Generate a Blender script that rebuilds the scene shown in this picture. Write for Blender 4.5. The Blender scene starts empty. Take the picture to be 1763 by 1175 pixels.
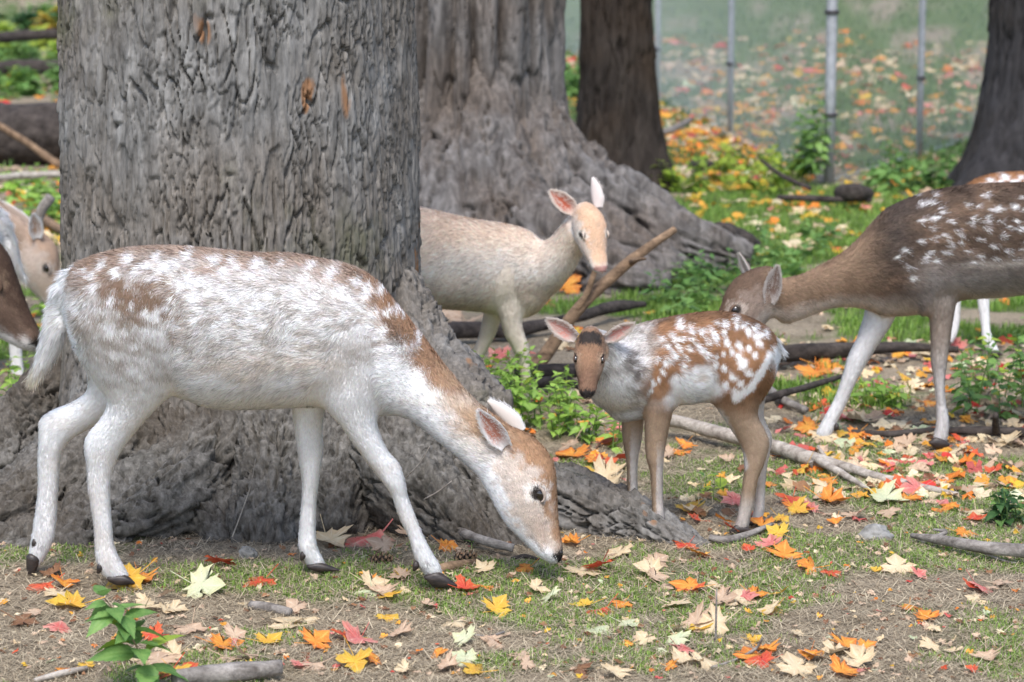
import bpy, bmesh, math, random
import numpy as np
from mathutils import Vector, Matrix
random.seed(7)
RNG = np.random.default_rng(11)
SC = bpy.context.scene
COL = SC.collection
R = math.radians

# ------------------------------------------------------------------ camera, sky, sun, exposure
PW, PH, FPX, CAMH = 1763.0, 1175.0, 4800.0, 1.75
PITCH = math.atan((587.5 + 200.0) / FPX)
cam = bpy.data.cameras.new('camera')
cam.sensor_width = 36.0
cam.lens = FPX / PW * 36.0
cam.clip_end = 600
camo = bpy.data.objects.new('camera', cam)
COL.objects.link(camo)
camo.location = (0, 0, CAMH)
camo.rotation_euler = (math.pi / 2 - PITCH, 0, 0)
cam.dof.use_dof = True
cam.dof.focus_distance = 7.1
cam.dof.aperture_fstop = 5.0
SC.camera = camo

SUN_EL, SUN_AZ = R(57), R(186)          # azimuth clockwise from +Y: behind the camera
w = bpy.data.worlds.new('World'); SC.world = w; w.use_nodes = True
nt = w.node_tree
sky = nt.nodes.new('ShaderNodeTexSky'); sky.sky_type = 'NISHITA'; sky.sun_disc = False
sky.sun_elevation = SUN_EL; sky.sun_rotation = SUN_AZ
sky.air_density = 1.0; sky.dust_density = 2.0; sky.ozone_density = 1.0
nt.links.new(sky.outputs[0], nt.nodes['Background'].inputs[0])
nt.nodes['Background'].inputs[1].default_value = 0.12
sun = bpy.data.lights.new('sun', 'SUN'); sun.energy = 1.5; sun.angle = R(24); sun.color = (1, .985, .965)
suno = bpy.data.objects.new('sun', sun); COL.objects.link(suno)
sd = Vector((math.sin(SUN_AZ) * math.cos(SUN_EL), math.cos(SUN_AZ) * math.cos(SUN_EL), math.sin(SUN_EL)))
suno.rotation_euler = sd.to_track_quat('Z', 'Y').to_euler()
SC.view_settings.view_transform = 'Standard'
SC.view_settings.look = 'None'
SC.view_settings.exposure = 1.32
SC.view_settings.gamma = 1.0

# ------------------------------------------------------------------ numpy noise
def _h(ix, iy, iz, s=0):
    n = (ix.astype(np.int64) * 374761393 + iy.astype(np.int64) * 668265263 + iz.astype(np.int64) * 2147483647 + s * 974634777) & 0xffffffff
    n = ((n ^ (n >> 13)) * 1274126177) & 0xffffffff
    n = ((n ^ (n >> 16)) * 2246822519) & 0xffffffff
    return ((n ^ (n >> 15)) & 0xffffff) / float(0xffffff)

def vn(x, y, z=None, s=0):
    x = np.asarray(x, float); y = np.asarray(y, float)
    z = np.zeros_like(x) if z is None else np.asarray(z, float)
    ix, iy, iz = np.floor(x), np.floor(y), np.floor(z)
    fx, fy, fz = x - ix, y - iy, z - iz
    fx = fx * fx * (3 - 2 * fx); fy = fy * fy * (3 - 2 * fy); fz = fz * fz * (3 - 2 * fz)
    o = 0
    for a in (0, 1):
        wa = fx if a else 1 - fx
        for b in (0, 1):
            wb = fy if b else 1 - fy
            for c in (0, 1):
                wc = fz if c else 1 - fz
                o = o + _h(ix + a, iy + b, iz + c, s) * wa * wb * wc
    return o * 2 - 1

def fbm(x, y, z=None, o=4, s=0):
    x = np.asarray(x, float); y = np.asarray(y, float)
    z = np.zeros_like(x) if z is None else np.asarray(z, float)
    a, t, f = 1.0, 0, 1.0
    for k in range(o):
        t = t + a * vn(x * f + 13.1 * k, y * f + 7.7 * k, z * f, s + k)
        a *= .5; f *= 2.03
    return t

def voro(u, v, s=0, jit=.9):
    iu, iv = np.floor(u), np.floor(v)
    f1 = np.full(u.shape, 9.); f2 = np.full(u.shape, 9.); ch = np.zeros(u.shape); dv = np.zeros(u.shape)
    zz = np.zeros_like(iu)
    for a in (-1, 0, 1):
        for b in (-1, 0, 1):
            cx = iu + a; cy = iv + b
            px = cx + .5 + jit * (_h(cx, cy, zz, s) - .5); py = cy + .5 + jit * (_h(cx, cy, zz, s + 1) - .5)
            d = np.hypot(u - px, v - py); hh = _h(cx, cy, zz, s + 2)
            n = d < f1
            f2 = np.where(n, f1, np.minimum(f2, d)); ch = np.where(n, hh, ch); f1 = np.where(n, d, f1); dv = np.where(n, v - py, dv)
    return f1, f2, ch, dv

def sst(a, b, x):
    t = np.clip((x - a) / (b - a), 0, 1)
    return t * t * (3 - 2 * t)

# ------------------------------------------------------------------ pixels of the photograph -> directions and places
FW = np.array([0, math.cos(PITCH), -math.sin(PITCH)]); UPV = np.array([0, math.sin(PITCH), math.cos(PITCH)])
CAM = np.array([0, 0, CAMH])

def ray(x, y):
    d = FW + UPV * ((587.5 - y) / FPX)
    d = d.copy(); d[0] = (x - 881.5) / FPX
    return d

def at(x, y, Y):                       # on the upright plane at depth Y
    d = ray(x, y); return CAM + d * (Y / d[1])

def atz(x, y, z):                      # on the level plane at height z
    d = ray(x, y); return CAM + d * ((z - CAMH) / d[2])

def px_of(P):                          # world -> photograph pixel (arrays)
    q = P - CAM
    f = q @ FW
    return 881.5 + FPX * q[:, 0] / f, 587.5 - FPX * (q @ UPV) / f

def gh(X, Y):                          # height of the ground
    X = np.asarray(X, float); Y = np.asarray(Y, float)
    z = .011 * fbm(X * 1.3, Y * 1.3, None, 2, 3) + .006 * fbm(X * 7, Y * 7, None, 2, 5)
    t = np.maximum(0, Y - 23.0)
    return z + .10 * t * t / (t + 8.0)

def on_ground(x, y):
    d = ray(x, y)
    t = (0 - CAMH) / d[2]
    for i in range(8):
        P = CAM + d * t
        t = t + (float(gh(P[0], P[1])) - P[2]) / d[2] * .8
    return CAM + d * t

def on_ground_many(x, y):
    d = FW[None] + UPV[None] * ((587.5 - y) / FPX)[:, None]
    d[:, 0] = (x - 881.5) / FPX
    t = (0 - CAMH) / d[:, 2]
    for i in range(10):
        P = CAM + d * t[:, None]
        t = t + (gh(P[:, 0], P[:, 1]) - P[:, 2]) / d[:, 2] * .8
    return CAM + d * t[:, None]

# ------------------------------------------------------------------ mesh and object helpers
def mesh(name, V, faces, smooth=True):
    """faces: list of (n,k) int arrays"""
    m = bpy.data.meshes.new(name)
    V = np.asarray(V, np.float32)
    faces = [np.asarray(f, np.int32) for f in faces if len(f)]
    nl = sum(f.size for f in faces); npoly = sum(len(f) for f in faces)
    m.vertices.add(len(V)); m.vertices.foreach_set('co', V.ravel())
    m.loops.add(nl); m.polygons.add(npoly)
    m.loops.foreach_set('vertex_index', np.concatenate([f.ravel() for f in faces]))
    st = []; o = 0
    for f in faces:
        st.append(o + np.arange(len(f)) * f.shape[1]); o += f.size
    m.polygons.foreach_set('loop_start', np.concatenate(st).astype(np.int32))
    m.polygons.foreach_set('use_smooth', np.full(npoly, smooth))
    m.update(calc_edges=True)
    return m

def setcol(m, name, C):
    a = m.attributes.new(name, 'FLOAT_COLOR', 'POINT')
    C = np.asarray(C, np.float32)
    if C.ndim == 1: C = np.stack([C] * 3, 1)
    a.data.foreach_set('color', np.concatenate([C, np.ones((len(C), 1), np.float32)], 1).ravel())

def link(name, m, mat=None, parent=None):
    o = bpy.data.objects.new(name, m); COL.objects.link(o)
    if mat is not None: m.materials.clear(); m.materials.append(mat)
    if parent is not None:
        o.parent = parent
        o.matrix_parent_inverse = Matrix.Translation(-Vector(parent.location)) if parent.type == 'EMPTY' else Matrix()
    return o

def thing(name, label, cat, loc=(0, 0, 0), group=None):
    o = bpy.data.objects.new(name, None); COL.objects.link(o)
    o.empty_display_size = .1; o.location = loc
    return tag(o, label, cat, group)

def tag(o, label=None, cat=None, group=None, kind=None):
    if label: o['label'] = label
    if cat: o['category'] = cat
    if group: o['group'] = group
    if kind: o['kind'] = kind
    return o

class Geo:                              # collects quads and triangles
    def __init__(s): s.v = []; s.q = []; s.t = []; s.n = 0
    def add(s, V, q=(), t=()):
        s.v.append(np.asarray(V, float))
        if len(q): s.q.append(np.asarray(q) + s.n)
        if len(t): s.t.append(np.asarray(t) + s.n)
        s.n += len(V)
    def V(s): return np.concatenate(s.v)
    def mesh(s, name, smooth=True):
        f = []
        if s.q: f.append(np.concatenate(s.q))
        if s.t: f.append(np.concatenate(s.t))
        return mesh(name, s.V(), f, smooth)

def catmull(P, n):
    P = np.asarray(P, float); out = []
    Q = np.concatenate([[2 * P[0] - P[1]], P, [2 * P[-1] - P[-2]]])
    for i in range(1, len(Q) - 2):
        for k in range(n):
            t = k / n
            out.append(.5 * (2 * Q[i] + (Q[i + 1] - Q[i - 1]) * t + (2 * Q[i - 1] - 5 * Q[i] + 4 * Q[i + 1] - Q[i + 2]) * t * t
                             + (3 * Q[i] - Q[i - 1] - 3 * Q[i + 1] + Q[i + 2]) * t ** 3))
    out.append(P[-1])
    return np.array(out)

def grid_faces(nr, nc, wrap=True):
    i = np.arange(nr - 1)[:, None]; j = np.arange(nc if wrap else nc - 1)[None, :]
    a = i * nc + j; b = i * nc + (j + 1) % nc
    return np.stack([a, b, b + nc, a + nc], -1).reshape(-1, 4)

def rings(G, rg):                       # (n, k, 3) rings -> closed skin with end caps
    n, k, _ = rg.shape
    V = np.concatenate([rg.reshape(-1, 3), [rg[0].mean(0)], [rg[-1].mean(0)]])
    j = np.arange(k); t1 = np.stack([np.full(k, n * k), (j + 1) % k, j], 1)
    b = (n - 1) * k; t2 = np.stack([np.full(k, n * k + 1), b + j, b + (j + 1) % k], 1)
    G.add(V, grid_faces(n, k), np.concatenate([t1, t2]))

def frames(P):
    T = np.gradient(P, axis=0); T /= np.linalg.norm(T, axis=1)[:, None] + 1e-9
    N = np.zeros_like(T); ref = np.array([0, 0, 1.]) if abs(T[0][2]) < .9 else np.array([1., 0, 0])
    for i in range(len(P)):
        v = ref - T[i] * (ref @ T[i]); v /= np.linalg.norm(v) + 1e-9
        N[i] = v; ref = v
    return T, N, np.cross(T, N)

def tube(P, r, k=10, sub=4, bump=None, G=None, flat=1.0):
    """tapered tube through P with radii r; bump(u_metres, angle)-> radial offset"""
    G = G or Geo()
    A = np.concatenate([np.asarray(P, float), np.asarray(r, float)[:, None]], 1)
    A = catmull(A, sub) if len(A) > 1 else A
    C = A[:, :3]; rad = np.maximum(A[:, 3], .0004)
    T, N, B = frames(C)
    u = np.concatenate([[0], np.cumsum(np.linalg.norm(np.diff(C, axis=0), axis=1))])
    ph = np.arange(k) / k * 2 * math.pi
    U, PHI = np.meshgrid(u, ph, indexing='ij')
    rr = rad[:, None] * np.ones(k)[None]
    if bump is not None: rr = rr + bump(U, PHI, rr)
    rg = C[:, None] + rr[..., None] * (np.cos(PHI)[..., None] * N[:, None] * flat + np.sin(PHI)[..., None] * B[:, None])
    rings(G, rg)
    return G

# ------------------------------------------------------------------ materials
def lin(r, g, b):
    f = lambda c: c / 12.92 if c <= .04045 else ((c + .055) / 1.055) ** 2.4
    return np.array([f(r / 255), f(g / 255), f(b / 255)])

class NT:
    def __init__(s, name, rough=.8, spec=.3):
        s.m = bpy.data.materials.new(name); s.m.use_nodes = True
        s.t = s.m.node_tree; s.b = s.t.nodes['Principled BSDF']
        s.b.inputs['Roughness'].default_value = rough; s.b.inputs['Specular IOR Level'].default_value = spec
    def n(s, ty, **k):
        x = s.t.nodes.new(ty)
        for a, v in k.items(): setattr(x, a, v)
        return x
    def l(s, a, b): s.t.links.new(a, b)
    def noise(s, scale, detail=4, rough=.55, vec=None, dist=0):
        x = s.n('ShaderNodeTexNoise'); x.inputs['Scale'].default_value = scale; x.inputs['Detail'].default_value = detail
        x.inputs['Roughness'].default_value = rough; x.inputs['Distortion'].default_value = dist
        if vec is not None: s.l(vec, x.inputs['Vector'])
        return x.outputs[0]
    def coord(s, which='Object', scale=(1, 1, 1)):
        c = s.n('ShaderNodeTexCoord'); mp = s.n('ShaderNodeMapping'); mp.inputs['Scale'].default_value = scale
        s.l(c.outputs[which], mp.inputs['Vector']); return mp.outputs[0]
    def ramp(s, fac, stops):
        x = s.n('ShaderNodeValToRGB'); e = x.color_ramp.elements
        while len(e) < len(stops): e.new(.5)
        for i, (p, c) in enumerate(stops): e[i].position = p; e[i].color = (*c, 1)
        s.l(fac, x.inputs[0]); return x.outputs[0]
    def attr(s, name):
        x = s.n('ShaderNodeAttribute'); x.attribute_name = name; return x.outputs['Color']
    def mix(s, fac, a, b, mode='MIX'):
        x = s.n('ShaderNodeMix', data_type='RGBA', blend_type=mode)
        for v, i in ((fac, 0), (a, 6), (b, 7)):
            if isinstance(v, (int, float)): x.inputs[i].default_value = v
            elif isinstance(v, (tuple, list, np.ndarray)): x.inputs[i].default_value = (*v, 1)
            else: s.l(v, x.inputs[i])
        return x.outputs[2]
    def col(s, c):
        if isinstance(c, (tuple, list, np.ndarray)): s.b.inputs['Base Color'].default_value = (*c, 1)
        else: s.l(c, s.b.inputs['Base Color'])
        return s
    def bump(s, h, strength=.4, dist=.01):
        x = s.n('ShaderNodeBump'); x.inputs['Strength'].default_value = strength; x.inputs['Distance'].default_value = dist
        s.l(h, x.inputs['Height']); s.l(x.outputs[0], s.b.inputs['Normal']); return s

def m_attr(name, attr='coat', rough=.85, spec=.2, trans=0.0, grain=0, gs=60, bump=0):
    k = NT(name, rough, spec); c = k.attr(attr)
    if grain:
        f = k.noise(gs, 3, .6, k.coord('Object'))
        c = k.mix(1.0, c, k.ramp(f, [(.25, (1 - grain,) * 3), (.75, (1 + grain,) * 3)]), 'MULTIPLY')
        if bump: k.bump(f, bump, .004)
    k.col(c)
    if trans:
        k.b.inputs['Transmission Weight'].default_value = 0
        tr = k.n('ShaderNodeBsdfTranslucent'); k.l(c, tr.inputs[0]) if not isinstance(c, tuple) else None
        mx = k.n('ShaderNodeMixShader'); mx.inputs[0].default_value = trans
        k.l(k.b.outputs[0], mx.inputs[1]); k.l(tr.outputs[0], mx.inputs[2])
        k.l(mx.outputs[0], k.t.nodes['Material Output'].inputs[0])
    return k.m

M = {}
M['coat'] = m_attr('coat', rough=.9, spec=.1, grain=.08, gs=90)
M['fur'] = m_attr('fur', rough=.75, spec=.15)
M['ear'] = m_attr('ear_skin', rough=.8, spec=.2, trans=.3)
k = NT('hoof_horn', .45, .4); f = k.noise(40, 4, .6, k.coord('Object', (1, 1, 3)))
k.col(k.ramp(f, [(.3, (.012, .010, .010)), (.7, (.05, .036, .03))])).bump(f, .3, .004); M['hoof'] = k.m
k = NT('eye_wet', .06, .6); k.col((.010, .006, .005)); k.b.inputs['Coat Weight'].default_value = .6; M['eye'] = k.m
k = NT('nose_wet', .35, .5); k.col((.015, .013, .013)); M['nose'] = k.m
# ------------------------------------------------------------------ ground
def gmask(X, Y):
    """0..1 how grassy the ground is"""
    m = fbm(X * 2.6 + 3, Y * 2.6, None, 4, 21) * .75 - .06
    for (px, py, rx, ry, a) in GREENS:
        P = GP[(px, py)]
        m = m + a * np.exp(-((X - P[0]) / rx) ** 2 - ((Y - P[1]) / ry) ** 2)
    return np.clip(m * 1.6 + .12, 0, 1)
GREENS = [(420, 1090, .35, .18, .7), (300, 1010, .25, .12, .4), (1050, 1035, .2, .12, .55), (1250, 1050, .2, .2, .55), (1620, 980, .25, .15, .8),
          (1640, 790, .45, .35, .7), (1400, 830, .3, .3, .35), (1250, 380, .9, 1.2, .8), (1480, 360, .8, 1.2, .6), (1120, 540, .4, .5, .6),
          (180, 1110, .25, .2, -.6), (650, 1120, .3, .25, -.5), (1440, 1010, .3, .2, -.4), (950, 1150, .4, .2, -.2), (60, 1080, .3, .2, -.5),
          (1350, 890, .3, .2, -.3), (880, 640, .8, 1.0, -.7), (1050, 640, .5, .5, -.5), (1650, 1120, .3, .2, .3), (1180, 60, 6, 20, .7)]
GP = {(a[0], a[1]): on_ground(a[0], a[1]) for a in GREENS}

ys = np.concatenate([np.linspace(-40, 3, 12), np.linspace(3.5, 5.4, 8), np.arange(5.5, 11, .022), np.arange(11, 17, .06), np.geomspace(17, 260, 60)])
cols = 300
uu = np.linspace(-1, 1, cols); uu = .35 * uu + .65 * np.sign(uu) * np.abs(uu) ** 4
Yg, Ug = np.meshgrid(ys, uu, indexing='ij')
half = np.where(Yg < 5.5, 60, np.interp(Yg, [5.5, 17, 260], [6, 16, 300]))
Xg = Ug * half
Zg = gh(Xg, Yg)
near = (np.abs(Xg) < 4) & (Yg < 12) & (Yg > 5)
Zg = Zg + np.where(near, .004 * vn(Xg * 40, Yg * 40, None, 9) + .003 * vn(Xg * 90, Yg * 90, None, 10), 0)
gm = mesh('ground', np.stack([Xg, Yg, Zg], -1).reshape(-1, 3), [grid_faces(len(ys), cols, False)])
setcol(gm, 'grassy', gmask(Xg.ravel(), Yg.ravel()))
k = NT('soil', .95, .1); co = k.coord('Object')
n1 = k.noise(55, 6, .7, co); n2 = k.noise(6, 5, .6, co); n3 = k.noise(230, 3, .6, co)
soil = k.ramp(n1, [(.3, (.05, .039, .028)), (.5, (.195, .155, .108)), (.72, (.40, .33, .235))])
soil = k.mix(k.ramp(n2, [(.38, (0, 0, 0)), (.62, (1, 1, 1))]), soil, k.ramp(n3, [(.35, (.105, .08, .055)), (.65, (.45, .375, .27))]))
green = k.ramp(n1, [(.3, (.022, .05, .010)), (.55, (.065, .125, .022)), (.75, (.15, .20, .06))])
k.col(k.mix(k.ramp(k.attr('grassy'), [(.35, (0, 0, 0)), (.9, (.8, .8, .8))]), soil, green))
k.bump(n1, .8, .012); M['soil'] = k.m
tag(link('ground', gm, M['soil']), 'bare soil and patchy short grass under the deer', None, kind='structure')

# ------------------------------------------------------------------ trees
def bark_mat(name, light, dark, tan, flake=None, moss=None, sx=(1, 1, .22), sc=22):
    k = NT(name, .92, .12); co = k.coord('Object', sx); co1 = k.coord('Object')
    a = k.noise(sc, 6, .65, co, .3); b = k.noise(sc * 4, 5, .7, co); c = k.noise(2.2, 3, .5, co1)
    base = k.ramp(a, [(.3, dark), (.52, tuple((np.array(light) + dark) / 2)), (.72, light)])
    base = k.mix(k.ramp(c, [(.42, (0, 0, 0)), (.62, (.75, .75, .75))]), base, k.ramp(b, [(.3, tuple(np.array(tan) * .5)), (.65, tan)]))
    base = k.mix(.45, base, k.ramp(b, [(.28, (.45,) * 3), (.5, (.95,) * 3), (.72, (1.45,) * 3)]), 'MULTIPLY')
    if flake is not None:
        fl = k.noise(9, 2, .4, k.coord('Object', (1, 1, .35)))
        base = k.mix(k.ramp(fl, [(.70, (0, 0, 0)), (.73, (1, 1, 1))]), base, flake)
    if moss is not None:
        ms = k.noise(1.6, 5, .65, co1)
        base = k.mix(k.ramp(ms, [(.56, (0, 0, 0)), (.72, (.65, .65, .65))]), base, moss)
    k.col(base).bump(a, .5, .012)
    return k.m
M['bark_grey'] = bark_mat('bark_grey', (.285, .275, .26), (.05, .047, .043), (.175, .15, .125), (.22, .12, .065), (.075, .08, .03))
M['bark_root'] = bark_mat('bark_root', (.225, .21, .19), (.026, .023, .019), (.085, .068, .052), None, (.06, .055, .04), (1, 1, .6), 42)  # dark wet root bark, with the shade beneath the doe also put into its colour
M['bark_ridged'] = bark_mat('bark_ridged', (.26, .24, .225), (.038, .033, .03), (.15, .118, .095), None, None, (1, 1, .15), 16)
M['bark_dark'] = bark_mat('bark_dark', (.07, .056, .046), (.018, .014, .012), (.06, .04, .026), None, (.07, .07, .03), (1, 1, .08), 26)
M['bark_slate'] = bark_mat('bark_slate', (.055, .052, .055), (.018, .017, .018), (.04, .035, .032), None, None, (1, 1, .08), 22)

def bark1(a, z, amp=1.0, su=24., sv=4.5, seed=0):
    wa = a + 0.012 * fbm(a * 9, z * 5, None, 3, seed + 1) + .004 * vn(a * 45, z * 22, None, seed + 2); wz = z + .09 * fbm(a * 14, z * 3, None, 2, seed + 5)
    f1, f2, ch, dv = voro(wa * su, wz * sv, seed + 9, 1.0)
    brk = sst(-.55, .25, fbm(a * 13, z * 6, None, 3, seed + 50))          # cracks fade out in places
    d = .022 * (1 - (1 - sst(.01, .13, f2 - f1)) * brk) + .006 * (ch - .5) - .005 * dv
    g1, g2, c2, dw = voro(wa * su * 2.3 + 3, wz * sv * 2.6, seed + 14, 1.0)
    d = d + .010 * (1 - (1 - sst(0, .15, g2 - g1)) * sst(-.4, .4, vn(a * 17, z * 8, None, seed + 70))) + .004 * (c2 - .5) - .004 * dw
    d = d + .006 * (1 - np.abs(vn(wa * 34, wz * 5, None, seed + 60))) + .0018 * vn(a * 90, z * 40, None, seed + 20) + .010 * fbm(a * 5, z * 1.5, None, 2, seed + 30)
    return amp * d

def polar_trunk(cx, cy, rfun, zs, th, bark, R0):
    Z, T = np.meshgrid(zs, th, indexing='ij')
    r = rfun(T, Z)
    lean = 0
    r = r + bark(T * R0, Z)
    V = np.stack([cx(Z) + r * np.cos(T), cy + r * np.sin(T), Z], -1)
    return mesh('trunk', V.reshape(-1, 3), [grid_faces(len(zs), len(th))])

def thetas(dense, coarse):              # dense on the camera side
    a = np.arange(R(-200), R(20), dense); b = np.arange(R(20), R(160), coarse)
    return np.concatenate([a, b])

def root(parent, P, r, seed, mat, amp=1.0, k=130, step=.007, flat=1.0, su=38., sv=10.):
    A = catmull(np.concatenate([np.asarray(P, float), np.asarray(r, float)[:, None]], 1), 40)
    L = np.concatenate([[0], np.cumsum(np.linalg.norm(np.diff(A[:, :3], axis=0), axis=1))])
    n = max(12, int(L[-1] / step)); s = np.linspace(0, L[-1], n)
    A = np.stack([np.interp(s, L, A[:, i]) for i in range(4)], 1)
    def bf(U, PH, rr):
        a = PH * .11
        b = bark1(a, U, amp, su, sv, seed)
        # seamless round the tube
        w_ = sst(0, .6, PH); b2 = bark1(a + .11 * 2 * math.pi, U, amp, su, sv, seed)
        b = b2 * (1 - w_) + b * w_
        lobes = .30 * rr * fbm(np.cos(PH) * 1.3, np.sin(PH) * 1.3, U * 3, 2, seed + 40)
        return (b - .006 * amp) * np.clip(rr / .05, .15, 1) * 1.7 + lobes
    G = tube(A[:, :3], A[:, 3], k, 1, bf, flat=flat)
    return link('root', G.mesh('root'), mat, parent)

# --- the great grey tree behind the grazing doe
T1Y = 8.15
c0 = at(403, 250, T1Y)[0]
g0 = 0.0
def r1(T, Z):
    fl = np.clip((.62 - Z) / .62, 0, 1.3)
    r = .474 + .012 * np.clip((1.4 - Z), 0, 1.4) + .03 * fl ** 2
    for (deg, wd, am) in ((196, 24, .07), (232, 14, .10), (262, 9, .05), (288, 12, .10), (318, 15, .12), (345, 20, .13), (60, 30, .15), (120, 25, .12)):
        d = (T - R(deg) + math.pi) % (2 * math.pi) - math.pi
        r = r + .55 * am * fl ** 1.6 * np.exp(-(d / R(wd)) ** 2)
    d = (T - R(300) + math.pi) % (2 * math.pi) - math.pi
    r = r - .016 * np.exp(-(d / R(6)) ** 2) * sst(.3, .7, Z)
    return r + .012 * np.sin(T * 3 + 1) + .008 * np.sin(T * 7 + Z)
t1 = thing('maple_tree', 'massive grey tree with flaking bark and spreading roots behind the grazing spotted doe', 'tree', (c0, T1Y, 0))
zs = np.concatenate([np.arange(-.12, 1.62, .0062), np.geomspace(1.64, 6.5, 40)])
tm = polar_trunk(lambda Z: c0 + .006 * Z, T1Y, r1, zs, thetas(.0076, .03), lambda a, z: bark1(a, z, 1.0, 36, 5.0, 100), .48)
link('trunk', tm, M['bark_grey'], t1)
def rt(*pts): return [atz(x, y, z) for (x, y, z) in pts]
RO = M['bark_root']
def rd(*pts): return [at(x, y, Y) for (x, y, Y) in pts]
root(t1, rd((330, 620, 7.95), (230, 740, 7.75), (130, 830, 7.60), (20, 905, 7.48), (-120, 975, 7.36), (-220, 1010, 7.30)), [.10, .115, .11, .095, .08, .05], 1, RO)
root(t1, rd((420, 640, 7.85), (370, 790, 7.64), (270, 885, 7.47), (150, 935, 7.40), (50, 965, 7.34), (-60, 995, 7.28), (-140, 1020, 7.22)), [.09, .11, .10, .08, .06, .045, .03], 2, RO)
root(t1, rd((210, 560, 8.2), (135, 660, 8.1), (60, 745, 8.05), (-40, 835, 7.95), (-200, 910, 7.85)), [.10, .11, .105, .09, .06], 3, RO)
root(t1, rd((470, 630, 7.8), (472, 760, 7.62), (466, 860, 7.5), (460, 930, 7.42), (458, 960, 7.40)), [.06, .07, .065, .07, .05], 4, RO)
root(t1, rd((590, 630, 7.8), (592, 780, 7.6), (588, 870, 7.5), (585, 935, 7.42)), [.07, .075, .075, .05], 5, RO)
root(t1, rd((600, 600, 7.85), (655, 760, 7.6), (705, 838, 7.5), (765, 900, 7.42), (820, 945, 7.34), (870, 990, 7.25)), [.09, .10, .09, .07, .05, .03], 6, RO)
root(t1, rd((620, 430, 8.12), (690, 590, 8.0), (745, 715, 7.8), (800, 797, 7.66), (900, 848, 7.56), (1010, 875, 7.50), (1110, 912, 7.42), (1210, 955, 7.26)), [.06, .085, .105, .10, .078, .056, .042, .018], 7, M['bark_grey'])
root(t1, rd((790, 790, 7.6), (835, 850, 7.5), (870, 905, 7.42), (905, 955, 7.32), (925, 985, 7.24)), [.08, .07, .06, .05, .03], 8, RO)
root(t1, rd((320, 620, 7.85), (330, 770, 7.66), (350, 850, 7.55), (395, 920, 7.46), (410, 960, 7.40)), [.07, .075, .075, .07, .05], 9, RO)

# --- the ridged tree behind the cream deer
b2 = on_ground(815, 470)
T2Y = b2[1] + .45; c2 = at(800, 250, T2Y)[0]
def r2(T, Z):
    fl = np.clip((1.1 - Z) / 1.1, 0, 1.2)
    r = .43 + .17 * fl ** 2.4
    for (deg, wd, dp) in ((186, 4, .05), (207, 3.5, .06), (228, 3, .05), (243, 3.5, .085), (262, 2.6, .06), (277, 3.2, .10), (297, 4, .06), (313, 3, .075), (334, 4, .06), (356, 4, .06)):
        d = (T - R(deg) - .05 * np.sin(Z * 2.6 + deg) + math.pi) % (2 * math.pi) - math.pi
        r = r - (dp + .10 * fl ** 1.5) * np.exp(-np.abs(d / R(wd)) ** 1.3)
    return r + .012 * np.sin(T * 23 + 2 * np.sin(Z * 3))
t2 = thing('ridged_tree', 'broad grey tree with deep vertical ridges standing behind the cream deer', 'tree', (c2, T2Y, 0))
zs = np.concatenate([np.arange(-.15, 2.2, .013), np.geomspace(2.25, 7, 30)])
link('trunk', polar_trunk(lambda Z: c2 + .015 * np.maximum(0, .8 - Z), T2Y, r2, zs, thetas(.014, .05), lambda a, z: bark1(a, z, 1.1, 24, 2.2, 300), .43), M['bark_ridged'], t2)
RR = M['bark_ridged']
def rY(*pts): return [at(x, y, Y) for (x, y, Y) in pts]
root(t2, rY((880, 100, T2Y + .05), (945, 240, T2Y - .2), (1000, 305, T2Y - .3), (1070, 360, T2Y - .38), (1140, 405, T2Y - .42), (1210, 434, T2Y - .45), (1290, 452, T2Y - .45)), [.09, .085, .08, .075, .07, .055, .03], 21, RR, 1.6, 80, .012, 1.0, 22., 2.6)
root(t2, rY((850, 150, T2Y - .12), (930, 320, T2Y - .42), (985, 385, T2Y - .55), (1045, 430, T2Y - .65), (1110, 455, T2Y - .7), (1180, 470, T2Y - .7)), [.08, .085, .085, .08, .065, .03], 22, RR, 1.6, 80, .012, 1.0, 22., 2.6)
root(t2, rY((830, 150, T2Y - .2), (885, 350, T2Y - .55), (940, 425, T2Y - .75), (1010, 470, T2Y - .9), (1080, 492, T2Y - 1.0), (1150, 505, T2Y - 1.05)), [.08, .09, .095, .09, .07, .03], 23, RR, 1.6, 80, .012, 1.0, 22., 2.6)
root(t2, rY((785, 150, T2Y - .22), (772, 420, T2Y - .6), (765, 510, T2Y - .75)), [.08, .10, .09], 24, RR, 1.6, 80, .012, 1.0, 22., 2.6)
root(t2, rY((825, 130, T2Y - .22), (840, 400, T2Y - .62), (850, 510, T2Y - .78)), [.07, .10, .09], 25, RR, 1.6, 80, .012, 1.0, 22., 2.6)
root(t2, rY((740, 150, T2Y - .18), (705, 420, T2Y - .55), (690, 510, T2Y - .7)), [.08, .10, .09], 26, RR, 1.6, 80, .012, 1.0, 22., 2.6)

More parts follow.
